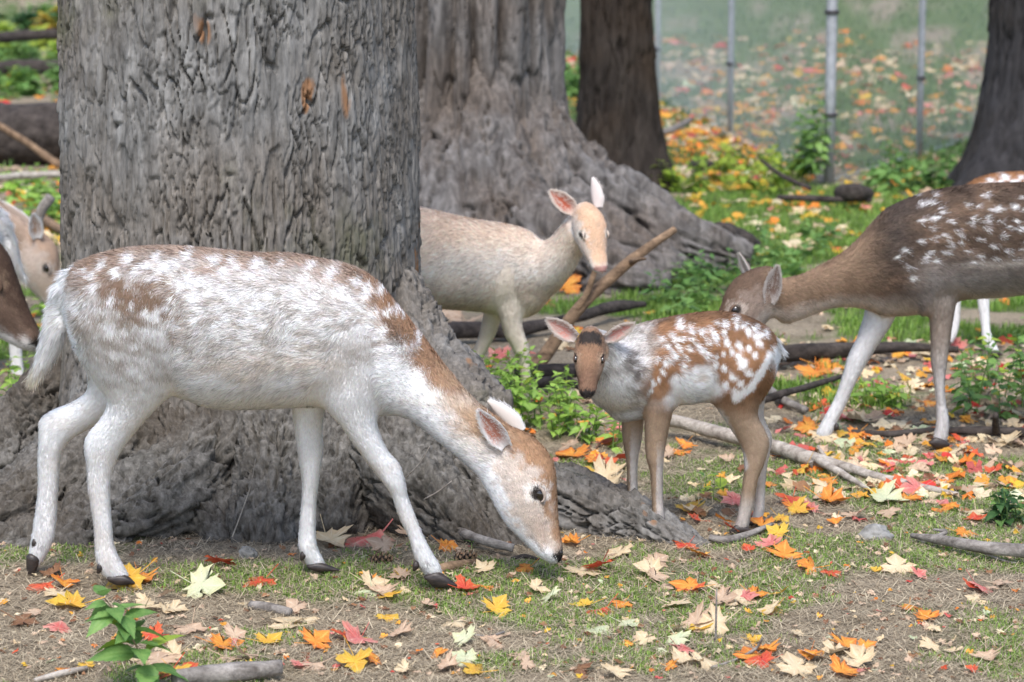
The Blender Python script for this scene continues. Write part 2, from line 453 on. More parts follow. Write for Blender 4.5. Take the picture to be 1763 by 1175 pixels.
# --- two dark trees by the fence
def dark_tree(name, label, xl, xr, ybase, flare, mat, seed, group=None):
    b = on_ground((xl + xr) / 2, ybase); s = FPX / b[1]; r0 = (xr - xl) / 2 / s; Y = b[1] + r0 * .8
    c = at((xl + xr) / 2, ybase - 150, Y)[0]
    t = thing(name, label, 'tree', (c, Y, b[2]), group)
    def rf(T, Z):
        fl = np.clip((.9 - Z) / .9, 0, 1.2)
        return r0 + r0 * flare * fl ** 3 * (1 + .35 * np.sin(T * 5 + seed)) + r0 * .18 * fl + .02 * np.sin(T * 4 + seed)
    zs = np.concatenate([np.arange(-.1, 2.4, .03), np.geomspace(2.5, 8, 20)])
    lean = -.03 if seed == 5 else .02
    m_ = polar_trunk(lambda Z: c + lean * Z, Y, rf, zs + 0, np.linspace(0, 2 * math.pi, 200, endpoint=False), lambda a, z: bark1(a, z, 1.2, 22, 3, 400 + seed) * 1.0, r0)
    link('trunk', m_, mat, t)
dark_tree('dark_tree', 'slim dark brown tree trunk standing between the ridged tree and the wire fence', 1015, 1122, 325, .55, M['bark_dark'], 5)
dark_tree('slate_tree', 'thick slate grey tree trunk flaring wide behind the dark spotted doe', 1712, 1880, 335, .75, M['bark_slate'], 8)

# ------------------------------------------------------------------ wire fence with steel posts
k = NT('galvanised', .5, .4); f = k.noise(25, 4, .6, k.coord('Object')); k.col(k.ramp(f, [(.3, (.30, .31, .33)), (.7, (.46, .47, .50))]))
k.b.inputs['Metallic'].default_value = .3; M['steel'] = k.m
k = NT('fence_wire', .45, .5); k.col((.38, .43, .42)); k.b.inputs['Metallic'].default_value = .3; M['wire'] = k.m
k = NT('clamp_iron', .6, .3); k.col((.05, .045, .05)); M['clamp'] = k.m
fp = [on_ground(*p) for p in ((1008, 108), (1132, 172), (1257, 236), (1427, 318), (1582, 270))]
d_ = fp[4] - fp[3]
fp.append(fp[4] + d_ * 1.4); fp.append(fp[5] + d_ * 1.4)
d_ = fp[0] - fp[1]; fp.insert(0, fp[0] + d_)
fe = thing('wire_fence', 'tall wire mesh fence on grey steel posts at the back of the enclosure', 'fence', fp[4])
for i, P in enumerate(fp):
    P = P.copy(); P[2] = float(gh(P[0], P[1])) - .05; rr = .032 if i == 4 else .022
    h_ = 2.7
    po = link('post', tube([P, P + [0, 0, 1.3], P + [0, 0, h_]], [rr, rr, rr], 12, 2).mesh('post'), M['steel'], fe)
    for hz in (.45, 1.05, 1.6, 2.3):
        Q = P + [0, 0, hz + .1 * (i % 2)]
        link('clamp', tube([Q, Q + [0, 0, .022]], [rr + .012, rr + .012], 10, 1).mesh('clamp'), M['clamp'], po)
for i in range(len(fp) - 1):
    a, b = fp[i].copy(), fp[i + 1].copy()
    a[2] = float(gh(a[0], a[1])); b[2] = float(gh(b[0], b[1]))
    Lp = np.linalg.norm((b - a)[:2]); u = (b - a) / Lp; hh = 2.5; st = .05; wr = .0013
    G = Geo(); nrm = np.array([-u[1], u[0], 0.])
    for sgn in (1, -1):
        for c in np.arange(-hh, Lp, st):
            # diagonal wire: x = c + t  (or mirrored), z = t
            t0 = max(0, -c); t1_ = min(hh, Lp - c)
            if t1_ - t0 < .03: continue
            xs = np.array([c + t0, c + t1_]); zz = np.array([t0, t1_])
            if sgn < 0: xs = Lp - xs
            P0 = a + u * xs[0] + [0, 0, zz[0]]; P1 = a + u * xs[1] + [0, 0, zz[1]]
            P0 = P0 + nrm * .002 * sgn; P1 = P1 + nrm * .002 * sgn
            sd_ = np.cross(P1 - P0, nrm); sd_ /= np.linalg.norm(sd_)
            Q = [P + wr * (math.cos(x) * sd_ + math.sin(x) * nrm) for P in (P0, P1) for x in (0, 2.1, 4.2)]
            G.add(Q, [(0, 1, 4, 3), (1, 2, 5, 4), (2, 0, 3, 5)])
    for hz in (.02, 1.25, 2.48):
        G2 = tube([a + [0, 0, hz], (a + b) / 2 + [0, 0, hz], b + [0, 0, hz]], [.003] * 3, 5, 1, G=G)
    o = link('wire_mesh', G.mesh('wire_mesh'), M['wire'], fe); o['kind'] = 'stuff'
# ------------------------------------------------------------------ deer
WHITE = np.array([.86, .85, .85]); CREAM = np.array([.78, .66, .52]); GREY = np.array([.43, .375, .325]); TAN = np.array([.50, .37, .25])
BROWN = np.array([.27, .135, .065]); DARK = np.array([.055, .045, .04]); RUF = np.array([.36, .165, .07]); UMBER = np.array([.135, .080, .050])

def mixc(c, d, k): return c * (1 - k[:, None]) + np.asarray(d) * k[:, None]

# every section: (x, y of one outline point, x, y of the opposite outline point, half width in metres)
DOE = {
 'torso': [(118,482,121,556,.05),(140,451,146,620,.115),(180,436,198,662,.15),(230,427,262,668,.165),(290,425,318,682,.172),(360,430,368,698,.178),
           (430,437,430,701,.178),(500,438,490,698,.172),(560,449,545,698,.16),(610,461,600,706,.145),(650,487,652,714,.12),(690,533,690,710,.095)],
 'neck': [(640,478,648,712,.12),(690,532,692,716,.092),(735,588,716,728,.078),(775,640,748,754,.066),(815,685,785,785,.058),(850,712,815,812,.055),(880,734,835,835,.052)],
 'tail': [(116,466,140,500,.030),(92,510,116,524,.026),(76,568,113,575,.024),(66,610,97,612,.018),(51,648,66,653,.006)],
 'hind_near': [(330,596,122,540,.088),(322,640,138,606,.082),(300,675,163,656,.066),(275,700,184,690,.05),(240,738,172,722,.037),(215,768,151,747,.031),
               (200,795,145,768,.028),(192,820,149,806,.023),(190,848,151,843,.021),(192,890,159,890,.019),(195,930,163,935,.020),(203,955,164,957,.022),(214,975,172,983,.021),(222,990,190,1000,.018)],
 'hind_far': [(300,630,132,575,.085),(250,686,148,636,.068),(205,704,150,672,.05),(165,732,122,694,.037),(138,747,92,705,.031),(118,762,69,722,.028),(106,782,67,747,.026),
              (103,806,65,792,.022),(100,850,65,840,.020),(97,899,60,886,.019),(92,931,54,925,.020),(80,957,50,950,.019),(70,972,48,965,.016)],
 'fore_near': [(664,590,556,595,.062),(656,665,548,668,.062),(649,712,560,703,.050),(652,742,588,735,.040),(668,777,612,768,.032),(688,800,635,800,.028),(698,832,661,832,.026),
               (702,853,674,852,.021),(711,876,685,886,.018),(726,915,702,922,.018),(742,947,712,955,.020),(756,970,722,978,.020),(761,982,733,991,.018)],
 'fore_far': [(575,615,490,618,.058),(560,700,502,698,.045),(555,738,508,745,.038),(556,777,514,785,.032),(550,821,520,825,.027),(546,850,520,852,.022),
              (544,885,517,885,.018),(543,915,514,918,.018),(546,940,514,942,.021),(554,958,522,962,.020),(560,970,532,977,.018)],
}
DOE_HOOF = {'hind_near': [(188,988,190,1003,.011),(206,984,203,1008,.013),(220,988,219,1007,.012),(231,1001,231,1005,.005)],
            'hind_far': [(73,966,45,958,.016),(70,975,45,970,.015),(64,988,46,983,.012),(56,1001,50,999,.004)],
            'fore_near': [(731,988,736,1000,.011),(750,976,746,1011,.014),(768,986,766,1012,.013),(786,1005,785,1010,.005)],
            'fore_far': [(530,970,533,980,.011),(546,964,542,984,.013),(562,968,561,985,.012),(584,980,583,983,.005)]}
LAT = {'hind_near': .075, 'hind_far': -.075, 'fore_near': .072, 'fore_far': -.072}
DOE_HEAD = [(880,734,832,830,.050),(905,745,838,842,.060),(930,764,848,860,.066),(947,786,856,876,.068),(955,810,866,893,.064),(957,840,877,908,.055),
            (959,870,890,921,.045),(961,898,905,936,.036),(964,920,920,950,.034),(967,936,933,961,.031),(968,950,946,968,.023)]
# the doe's head in head lengths: (along, top, bottom, half width)
_O = np.array([878., 742.]); _N = np.array([962., 958.]); _L = np.linalg.norm(_N - _O); _a = (_N - _O) / _L; _d = np.array([_a[1], -_a[0]])
HS = []
for (x0, y0, x1, y1, ww) in DOE_HEAD:
    p, q = np.array([x0, y0]) - _O, np.array([x1, y1]) - _O
    HS.append((p @ _a / _L, p @ _d / _L, q @ _a / _L, q @ _d / _L, ww / (_L / 680.)))
HS = np.array(HS)
_e = (np.array([927., 843.]) - _O); EYE_T, EYE_Z = _e @ _a / _L, _e @ _d / _L

class Deer:
    def __init__(s, Y0, sc=1.0, aff=None):
        s.Y0 = Y0; s.sc = sc; s.aff = aff or (lambda x, y: (x, y)); s.G = Geo(); s.fc = []; s.fd = []; s.fr = []; s.fid = []
        s.ids = []; s.extra = []
    def pt(s, x, y, lat=0):
        x, y = s.aff(x, y); return at(x, y, s.Y0 - lat * s.sc)
    def flow(s, C, T, r, name):
        i = len(s.ids); s.ids.append(name)
        s.fc.append(C); s.fd.append(T); s.fr.append(r); s.fid.append(np.full(len(C), i))
    def loft(s, name, secs, lat=0., rev=False, p=2.15, sub=5, k=26, G=None):
        A = catmull(np.array(secs, float), sub)
        a = np.array([s.pt(x[0], x[1], lat) for x in A]); b = np.array([s.pt(x[2], x[3], lat) for x in A]); wd = A[:, 4] * s.sc
        C = (a + b) / 2; H = (a - b) / 2
        s._rings(name, C, H, np.array([[0, -1., 0]] * len(C)) * wd[:, None], rev, p, k, G)
    def _rings(s, name, C, H, Wv, rev, p, k, G=None):
        ph = np.arange(k) / k * 2 * math.pi
        c = np.sign(np.cos(ph)) * np.abs(np.cos(ph)) ** (2 / p); q = np.sign(np.sin(ph)) * np.abs(np.sin(ph)) ** (2 / p)
        # round the ends
        def ring(i, f, off): return C[i] + off + f * (c[:, None] * H[i] + q[:, None] * Wv[i])
        t0 = C[0] - C[1]; t0 /= np.linalg.norm(t0) + 1e-9; t1 = C[-1] - C[-2]; t1 /= np.linalg.norm(t1) + 1e-9
        m0 = min(np.linalg.norm(H[0]), np.linalg.norm(Wv[0])); m1 = min(np.linalg.norm(H[-1]), np.linalg.norm(Wv[-1]))
        rg = [ring(0, .35, t0 * m0 * .75), ring(0, .75, t0 * m0 * .5)] + [ring(i, 1, 0) for i in range(len(C))] + [ring(-1, .75, t1 * m1 * .5), ring(-1, .35, t1 * m1 * .75)]
        rings(G or s.G, np.array(rg))
        T = np.gradient(C, axis=0); T /= np.linalg.norm(T, axis=1)[:, None] + 1e-9
        if G is None: s.flow(C, -T if rev else T, np.maximum(np.linalg.norm(H, axis=1), np.linalg.norm(Wv, axis=1)), name)
    def blob(s, x, y, lat, rx, ry, rl, n=14):
        P = s.pt(x, y, lat); px = s.Y0 / FPX * (s.sc * 7.05 / s.Y0 if s.aff(1, 0)[0] != 1 else 1)
        th = np.linspace(0, math.pi, n); ph = np.arange(18) / 18 * 2 * math.pi
        TH, PHI = np.meshgrid(th[1:-1], ph, indexing='ij')
        V = np.stack([np.sin(TH) * np.cos(PHI) * rx, np.sin(TH) * np.sin(PHI) * rl, np.cos(TH) * ry], -1)
        rings(s.G, P + V)
    def tube3(s, name, pts, rad, rev=False):
        G = Geo(); P = np.array([s.pt(*q) for q in pts])
        A = catmull(np.concatenate([P, np.array(rad)[:, None]], 1), 5)
        C = A[:, :3]; T, N, B = frames(C)
        s._rings(name, C, N * A[:, 3:4], B * A[:, 3:4], rev, 2, 24)
    def head(s, O, a, d, L, wide=1.0, deep=1.0, short=1.0, muz=1.0):
        """head of length L from the poll O along a, forehead towards d"""
        a = a / np.linalg.norm(a); d = d - a * (a @ d); d /= np.linalg.norm(d); l = np.cross(a, d)
        s.hf = (O, a, d, l, L, wide, deep)
        A = catmull(HS, 5); A[:, 4] *= 1 + (muz - 1) * sst(.45, .85, A[:, 0])
        def tt(t): return t * short if t > 0 else t
        tp = np.array([O + L * (tt(r[0]) * a + r[1] * deep * d) for r in A]); bt = np.array([O + L * (tt(r[2]) * a + r[3] * deep * d) for r in A])
        s.short = short
        C = (tp + bt) / 2; H = (tp - bt) / 2
        s._rings('head', C, H, l[None] * (A[:, 4] * L * wide)[:, None], True, 2.1, 26)
    def hp(s, t, z, y):
        O, a, d, l, L, wd, dp = s.hf
        return O + L * (t * s.short * a + z * dp * d + y * wd * l)

    def skin(s, vox, smooth=5):
        m = s.G.mesh('tmp'); o = bpy.data.objects.new('tmp', m); COL.objects.link(o)
        r = o.modifiers.new('r', 'REMESH'); r.mode = 'VOXEL'; r.voxel_size = vox; r.use_smooth_shade = True
        q = o.modifiers.new('s', 'SMOOTH'); q.iterations = smooth; q.factor = .5
        dg = bpy.context.evaluated_depsgraph_get(); e = o.evaluated_get(dg)
        nm = bpy.data.meshes.new_from_object(e)
        bpy.data.objects.remove(o); bpy.data.meshes.remove(m)
        return nm

    def info(s, V):
        FC, FD, FR, FI = (np.concatenate(x) for x in (s.fc, s.fd, s.fr, s.fid))
        best = np.full(len(V), 1e9); idx = np.zeros(len(V), int)
        for c in range(0, len(V), 4000):
            d = np.linalg.norm(V[c:c + 4000, None] - FC[None], axis=2) / (FR[None] ** .6)
            idx[c:c + 4000] = d.argmin(1)
        # smooth flow: average over a few nearest is not needed, hairs jitter anyway
        return FD[idx], FI[idx], FR[idx]

    def head_coat(s, V, C, sel, pal):
        O, a, d, l, L, wd, dp = s.hf
        q = V[sel] - O; t = q @ a / L / s.short; z = q @ d / L / dp; y = np.abs(q @ l) / L / wd
        zt = np.interp(t, HS[:, 0], HS[:, 1]); zb = np.interp(t, HS[:, 2], HS[:, 3]); zr = (z - zb) / (zt - zb + 1e-6)
        n = fbm(t * 26, z * 26, y * 26, 4, 71) * .15
        c = np.tile(pal['cheek'], (len(t), 1))
        c = mixc(c, pal['white'], sst(.36, .10, zr + n))                                   # throat and chin
        c = mixc(c, pal['brow'], sst(.70, .93, zr + n + .20 * sst(.42, .12, t)) * sst(1.02, .86, t))   # forehead and bridge
        c = mixc(c, pal['cheek2'], .8 * np.exp(-((t - .78) / .13) ** 2 - ((zr - .55) / .22) ** 2))
        de = np.hypot(t - EYE_T, (z - EYE_Z) * 1.05)
        side = sst(.05, .10, y)
        c = c * (1 + .9 * n)[:, None]
        if pal.get('muzzle') is not None: c = mixc(c, pal['muzzle'], .75 * sst(.58, .80, t) * sst(.25, .6, zr)); c = mixc(c, pal['ring'], .5 * np.exp(-((y - .17) / .06) ** 2) * sst(.40, .55, t) * sst(.85, .65, t))
        c = mixc(c, pal['ring'], side * sst(.118, .070, de + n * .3))
        c = mixc(c, DARK * .6, side * sst(.062, .046, de))
        tm = np.exp(-((z - (EYE_Z - .005)) / .013) ** 2) * sst(EYE_T, EYE_T + .03, t) * sst(EYE_T + .14, EYE_T + .08, t)
        c = mixc(c, DARK, side * tm * .8)
        c = mixc(c, pal['white'], sst(.86, .95, t) * sst(.75, .45, zr))
        if pal.get('patch') is not None: c = mixc(c, DARK * .6, pal['patch'](t, q @ l / L / wd))
        c = mixc(c, pal['nose'], sst(.950, .968, t) * sst(.44, .54, zr))
        mo = np.exp(-((zr - .30 - .2 * (t - .85)) / .03) ** 2) * sst(.74, .82, t)
        c = mixc(c, DARK * 1.5, mo * .6)
        C[sel] = mixc(C[sel].copy(), 0, np.zeros(len(t))) * (1 - sst(-.02, .24, t + .35 * (zr - .5) + n * .6))[:, None] + c * sst(-.02, .24, t + .35 * (zr - .5) + n * .6)[:, None]

    def finish(s, name, label, group, coat, pal, vox=.0075, hairs=150000, hl=None, cov=None, lip=None, smooth=5):
        nm = s.skin(vox, smooth)
        n = len(nm.vertices); V = np.zeros(n * 3, np.float32); nm.vertices.foreach_get('co', V); V = V.reshape(-1, 3).astype(float)
        N = np.zeros(n * 3, np.float32); nm.vertices.foreach_get('normal', N); N = N.reshape(-1, 3).astype(float)
        T, I, FR = s.info(V)
        # soften the joins of the bulky parts, keep the thin legs and the face
        ed = np.zeros(len(nm.edges) * 2, np.int32); nm.edges.foreach_get('vertices', ed); ed = ed.reshape(-1, 2)
        deg = np.bincount(ed.ravel(), minlength=n)[:, None]
        wt = (sst(.040 * s.sc, .075 * s.sc, FR) * (I != s.ids.index('head')))[:, None]
        for it in range(3): wt = .5 * wt + .5 * np.stack([np.bincount(ed[:, 0], wt[ed[:, 1], 0], n) + np.bincount(ed[:, 1], wt[ed[:, 0], 0], n)], 1) / deg
        for it in range(int(26 * (.0068 / vox) ** 2)):
            av = np.stack([np.bincount(ed[:, 0], V[ed[:, 1], q], n) + np.bincount(ed[:, 1], V[ed[:, 0], q], n) for q in range(3)], 1) / deg
            V = V + .5 * wt * (av - V)
        nm.vertices.foreach_set('co', V.astype(np.float32).ravel()); nm.update()
        nm.vertices.foreach_get('normal', (N := np.zeros(n * 3, np.float32))); N = N.reshape(-1, 3).astype(float)
        T, I, FR = s.info(V)
        for it in range(30):            # let the lie of the coat turn gradually from part to part
            T = .4 * T + .6 * np.stack([np.bincount(ed[:, 0], T[ed[:, 1], q], n) + np.bincount(ed[:, 1], T[ed[:, 0], q], n) for q in range(3)], 1) / deg
        T /= np.linalg.norm(T, axis=1)[:, None] + 1e-6
        base = V.mean(0); root = thing(name, label, 'deer', (base[0], s.Y0, float(gh(base[0], s.Y0))), group)
        hid = s.ids.index('head')
        def colours(P, T_, I_):
            Q = P.copy(); lat = s.Y0 - Q[:, 1]; Q[:, 1] = s.Y0
            x, y = px_of(Q)
            C = coat(x, y, lat, P, ['neck' if q == 'head' else q for q in s.ids], I_)
            hs = I_ == hid
            if hs.any(): s.head_coat(P, C, hs, pal)
            return C
        C = colours(V, T, I)
        setcol(nm, 'coat', C * .97)
        for p_ in nm.polygons: pass
        link('body', nm, M['coat'], root)
        # ---- fur: one thin blade per hair, lying along the coat
        nm.calc_loop_triangles(); nt_ = len(nm.loop_triangles); tri = np.zeros(nt_ * 3, np.int32); nm.loop_triangles.foreach_get('vertices', tri); tri = tri.reshape(-1, 3)
        P0, P1, P2 = V[tri[:, 0]], V[tri[:, 1]], V[tri[:, 2]]
        area = np.linalg.norm(np.cross(P1 - P0, P2 - P0), axis=1)
        vis = sst(-.35, .1, -N[tri[:, 0]][:, 1]) * .85 + .15        # the side turned away from every view gets a thinner coat
        px_, py_ = px_of((P0 + P1 + P2) / 3)
        vis = vis * np.where((px_ < -250) | (px_ > 2000), .12, 1)
        wgt = area * vis; cdf = np.cumsum(wgt); cdf /= cdf[-1]
        ti = np.searchsorted(cdf, RNG.random(hairs))
        r1_, r2_ = RNG.random(hairs), RNG.random(hairs); fl = r1_ + r2_ > 1; r1_[fl] = 1 - r1_[fl]; r2_[fl] = 1 - r2_[fl]
        w0 = 1 - r1_ - r2_
        P = P0[ti] * w0[:, None] + P1[ti] * r1_[:, None] + P2[ti] * r2_[:, None]
        Nn = N[tri[ti, 0]] * w0[:, None] + N[tri[ti, 1]] * r1_[:, None] + N[tri[ti, 2]] * r2_[:, None]; Nn /= np.linalg.norm(Nn, axis=1)[:, None] + 1e-9
        Tt = T[tri[ti, 0]].copy(); Ii = I[tri[ti, 0]]
        names = np.array(s.ids)[Ii]
        tors = np.isin(names, ['torso', 'neck', 'tail'])
        cl = np.stack([fbm(P[:, 0] * 16, P[:, 1] * 16, P[:, 2] * 16, 2, q) for q in (31, 32, 33)], 1)
        Tt = Tt + np.where(tors, .45, .1)[:, None] * np.array([0, 0, -1.]) + cl * np.where(tors, .55, .25)[:, None] + RNG.normal(0, .22, (hairs, 3))
        Tt -= Nn * (Tt * Nn).sum(1)[:, None]; Tt /= np.linalg.norm(Tt, axis=1)[:, None] + 1e-9
        Lh = np.full(hairs, .0105)
        Lh[tors] = .021; Lh[names == 'neck'] = .018; Lh[names == 'head'] = .011; Lh[names == 'tail'] = .040
        Lh *= s.sc * RNG.uniform(.6, 1.25, hairs)
        if hl is not None: Lh = hl(P, names, Lh)
        Bd = np.cross(Nn, Tt); tw = RNG.normal(0, .45, hairs)
        Wd = Bd * np.cos(tw)[:, None] + Nn * np.sin(tw)[:, None]
        wid = RNG.uniform(.0008, .0018, hairs) * np.where(names == 'head', .85, 1)
        lift = RNG.uniform(.05, .30, hairs)
        C = colours(P + Tt * (RNG.uniform(-.45, .45, hairs) * Lh)[:, None] + RNG.normal(0, .0012, (hairs, 3)), Tt, Ii)
        amp_ = np.where(tors, 1, np.where(names == 'head', 1.0, .4)); lum = 1 + amp_ * RNG.normal(0, .20, hairs) + amp_ * .22 * vn(P @ np.array([60., 20, 25]), (P * 1.0) @ np.array([-70., 150, 200]), P @ np.array([30., 170, 40]), 55); C = np.clip(C * lum[:, None], .01, .9)
        C = C * (1 + RNG.normal(0, .03, (hairs, 3)))
        base_ = P - Nn * .0015
        tip = P + Lh[:, None] * (Tt + Nn * lift[:, None])
        HV = np.empty((hairs, 3, 3)); HV[:, 0] = base_ + Wd * wid[:, None]; HV[:, 1] = tip; HV[:, 2] = base_ - Wd * wid[:, None]
        # wind so that the blade faces away from the skin
        gn = np.cross(HV[:, 1] - HV[:, 0], HV[:, 2] - HV[:, 0]); sw = (gn * Nn).sum(1) < 0
        HV[sw] = HV[sw][:, ::-1]
        fm = mesh('fur', HV.reshape(-1, 3), [np.arange(hairs * 3).reshape(-1, 3)])
        HC = np.repeat(C, 3, 0); setcol(fm, 'coat', HC)
        nn = np.repeat(Nn + .25 * Tt, 3, 0); nn /= np.linalg.norm(nn, axis=1)[:, None]
        fm.normals_split_custom_set_from_vertices(nn.astype(np.float32))
        o = link('fur', fm, M['fur'], root); o['kind'] = 'stuff'
        # ---- eyes
        O, a, d, l, L, wd, dp = s.hf
        zt = np.interp(EYE_T, HS[:, 0], HS[:, 1]); zb = np.interp(EYE_T, HS[:, 2], HS[:, 3]); zr = (EYE_Z - zb) / (zt - zb)
        hw = np.interp(EYE_T, (HS[:, 0] + HS[:, 2]) / 2, HS[:, 4]) * math.sqrt(max(.05, 1 - (2 * zr - 1) ** 2))
        for sg in (1, -1):
            c = s.hp(EYE_T, EYE_Z, sg * (hw - pal.get('ein', .026)))
            G = Geo(); th = np.linspace(.05, math.pi - .05, 14); ph = np.arange(20) / 20 * 2 * math.pi
            TH, PHI = np.meshgrid(th, ph, indexing='ij'); r = .044 * L
            lx = (np.cos(TH) * r * 1.2)[..., None] * a + (np.sin(TH) * np.cos(PHI) * r * .95)[..., None] * d + (np.sin(TH) * np.sin(PHI) * r * .85)[..., None] * l
            rings(G, c + lx); link('eye', G.mesh('eye'), M['eye'], root)
            # eyelid rims: a thin fold above the eye
            ang = np.linspace(-.1, math.pi + .1, 11)
            lid = np.array([c + sg * l * wd * r * .50 + (np.cos(q) * a * 1.30 + np.sin(q) * d * .92) * r for q in ang])
            link('eyelid', tube(lid, np.interp(np.linspace(0, 1, 11), [0, .5, 1], [.10, .34, .10]) * r * pal.get('lids', 1.0), 8, 2).mesh('eyelid'), M['lid_' + pal['lid']], root)
        # ---- nose pad with nostrils
        if pal.get('pad', True):
            for sg in (1, -1):
                c = s.hp(.972, HS[-2, 1] - .045, sg * .040)
                G = Geo(); TH, PHI = np.meshgrid(np.linspace(.1, 3.04, 10), np.arange(14) / 14 * 2 * math.pi, indexing='ij'); r = .017 * L
                rings(G, c + (np.cos(TH) * r * 1.9)[..., None] * d + (np.sin(TH) * np.cos(PHI) * r)[..., None] * a + (np.sin(TH) * np.sin(PHI) * r * .8)[..., None] * l)
                link('nostril', G.mesh('nostril'), M['nose'], root)
        s.root = root
        return root

    def ear(s, base, tip, face, width, inner, outer, rim=WHITE, curl=.55):
        n, mm = 18, 11
        ax = tip - base; L = np.linalg.norm(ax); ax = ax / L; face = face - ax * (face @ ax); face /= np.linalg.norm(face); sd_ = np.cross(ax, face)
        u = np.linspace(0, 1, n); v = np.linspace(-1, 1, mm); U, Vv = np.meshgrid(u, v, indexing='ij')
        wd = width * np.interp(u, [0, .12, .3, .5, .7, .85, .95, 1], [.42, .62, .92, 1, .86, .58, .30, .06])
        wd = np.convolve(np.pad(wd, 1, 'edge'), [.25, .5, .25], 'valid')[:, None]
        ang = Vv * curl * 1.7 * np.interp(u, [0, .4, 1], [1.5, 1.0, .75])[:, None]
        x = wd * np.sin(ang) / (curl * 1.7) * 1.1; zc = wd * (1 - np.cos(ang)) / (curl * 1.7) * 1.3
        bend = .10 * L * (U - .5) ** 2
        P = base + (U * L)[..., None] * ax + x[..., None] * sd_ + (zc + bend)[..., None] * face
        th = .0028 * np.interp(np.abs(Vv), [0, .85, 1], [1.6, 1, .35])
        Pn = P - face * th[..., None] * 1.5
        W_ = sst(.55, .95, np.abs(Vv) + .35 * sst(.6, 1, U) + .12 * vn(U * 9, Vv * 5, None, 3))
        ci = mixc(np.tile(inner, (n * mm, 1)), rim, W_.ravel()); ci = mixc(ci, rim * .95, (.8 * sst(.30, .05, U)).ravel())
        streak = sst(.1, .6, vn(U * 4, Vv * 9, None, 8)) * sst(.75, .4, U)
        ci = mixc(ci, rim * .9, (streak * .55).ravel())
        cob = np.tile(outer, (n * mm, 1)); cob = mixc(cob, rim * .95, (.5 * sst(.85, 1., np.abs(Vv))).ravel())
        G = Geo(); q = grid_faces(n, mm, False)
        V = np.concatenate([P.reshape(-1, 3), Pn.reshape(-1, 3)]); o = n * mm
        edge = [i * mm for i in range(n)] + [(n - 1) * mm + j for j in range(1, mm)] + [i * mm + mm - 1 for i in range(n - 2, -1, -1)]
        e = np.array(edge); eq = np.stack([e[:-1], e[1:], e[1:] + o, e[:-1] + o], 1)
        G.add(V, np.concatenate([q, q[:, ::-1] + o, eq]))
        m_ = G.mesh('ear'); setcol(m_, 'coat', np.concatenate([ci, cob]))
        eo = link('ear', m_, M['ear'], s.root)
        # short hair along rim and inside
        h = 900; uu_ = RNG.random(h) ** .8; vv_ = np.sign(RNG.normal(size=h)) * (1 - RNG.random(h) ** 2 * .9)
        ii = np.clip((uu_ * (n - 1)).astype(int), 0, n - 1); jj = np.clip(((vv_ + 1) / 2 * (mm - 1)).round().astype(int), 0, mm - 1)
        b = P[ii, jj] + RNG.normal(0, .0012, (h, 3)); dr = ax * .8 + face * .45 - sd_ * vv_[:, None] * .2 + RNG.normal(0, .25, (h, 3)); dr /= np.linalg.norm(dr, axis=1)[:, None]
        t_ = b + dr * RNG.uniform(.006, .016, h)[:, None] * L / .12; wv = np.cross(dr, face) * .0006
        hm = mesh('ear_hair', np.stack([b + wv, t_, b - wv], 1).reshape(-1, 3), [np.arange(h * 3).reshape(-1, 3)]); setcol(hm, 'coat', np.tile(rim, (h * 3, 1)))
        link('ear_hair', hm, M['fur'], eo)['kind'] = 'stuff'

    def hoof(s, secs, lat, dew=None):
        G = Geo(); secs = [(x0 + .16 * (x1 - x0), y0 + .22 * (y1 - y0), x1, y1, w_ * .88) for x0, y0, x1, y1, w_ in secs]
        for off in (.0125, -.0125):
            s.loft('hoof', secs, lat + off, k=12, sub=4, G=G)
        h = link('hoof', G.mesh('hoof'), M['hoof'], s.root)
        if dew:
            for off in (.012, -.012):
                P = s.pt(dew[0], dew[1], lat + off); g = Geo()
                tube([P + [0, 0, .012 * s.sc], P, P + np.array([-.006, 0, -.012]) * s.sc], np.array([.005, .009, .003]) * s.sc, 8, 3, G=g)
                link('dewclaw', g.mesh('dewclaw'), M['hoof'], h)

for nm_, c_ in (('white', WHITE * .95), ('tan', np.array([.42, .34, .29])), ('brown', np.array([.15, .095, .068])), ('cream', np.array([.66, .54, .45]))):
    k = NT('eyelid_' + nm_, .8, .2); f = k.noise(200, 2, .5, k.coord('Object')); k.col(k.ramp(f, [(.3, tuple(c_ * .7)), (.7, tuple(c_))])); M['lid_' + nm_] = k.m

def poly_d(x, y, pts):                  # distance in pixels to a polyline
    best = np.full(len(x), 1e9)
    for (ax, ay), (bx, by) in zip(pts[:-1], pts[1:]):
        t = np.clip(((x - ax) * (bx - ax) + (y - ay) * (by - ay)) / ((bx - ax) ** 2 + (by - ay) ** 2), 0, 1)
        best = np.minimum(best, np.hypot(x - ax - t * (bx - ax), y - ay - t * (by - ay)))
    return best

def spots(x, y, pts, r, asp=.8, ang=0.0, seed=0):
    wx = x + 3.0 * fbm(x * .05, y * .05, None, 3, 90 + seed); wy = y + 3.0 * fbm(x * .05, y * .05, None, 3, 95 + seed)
    wob = .28 * fbm(x * .16, y * .30, None, 2, 97 + seed); k = np.zeros(len(x)); c, s_ = math.cos(ang), math.sin(ang)
    for i, q in enumerate(pts):
        rr = r * (q[2] if len(q) > 2 else .75 + .5 * ((i * 37) % 11) / 11.)
        dx, dy = wx - q[0], wy - q[1]; u = dx * c + dy * s_; v = -dx * s_ + dy * c
        k = np.maximum(k, sst(1.35, .45, np.hypot(u / rr, v / rr / asp) + wob))
    return k

def scatter_spots(n, region, dmin, seed):
    rg = np.random.default_rng(seed); out = []
    for i in range(n * 40):
        x = rg.uniform(region[0], region[2]); y = rg.uniform(region[1], region[3])
        if all((x - a) ** 2 + (y - b) ** 2 > dmin ** 2 for a, b in out): out.append((x, y))
        if len(out) >= n: break
    return out

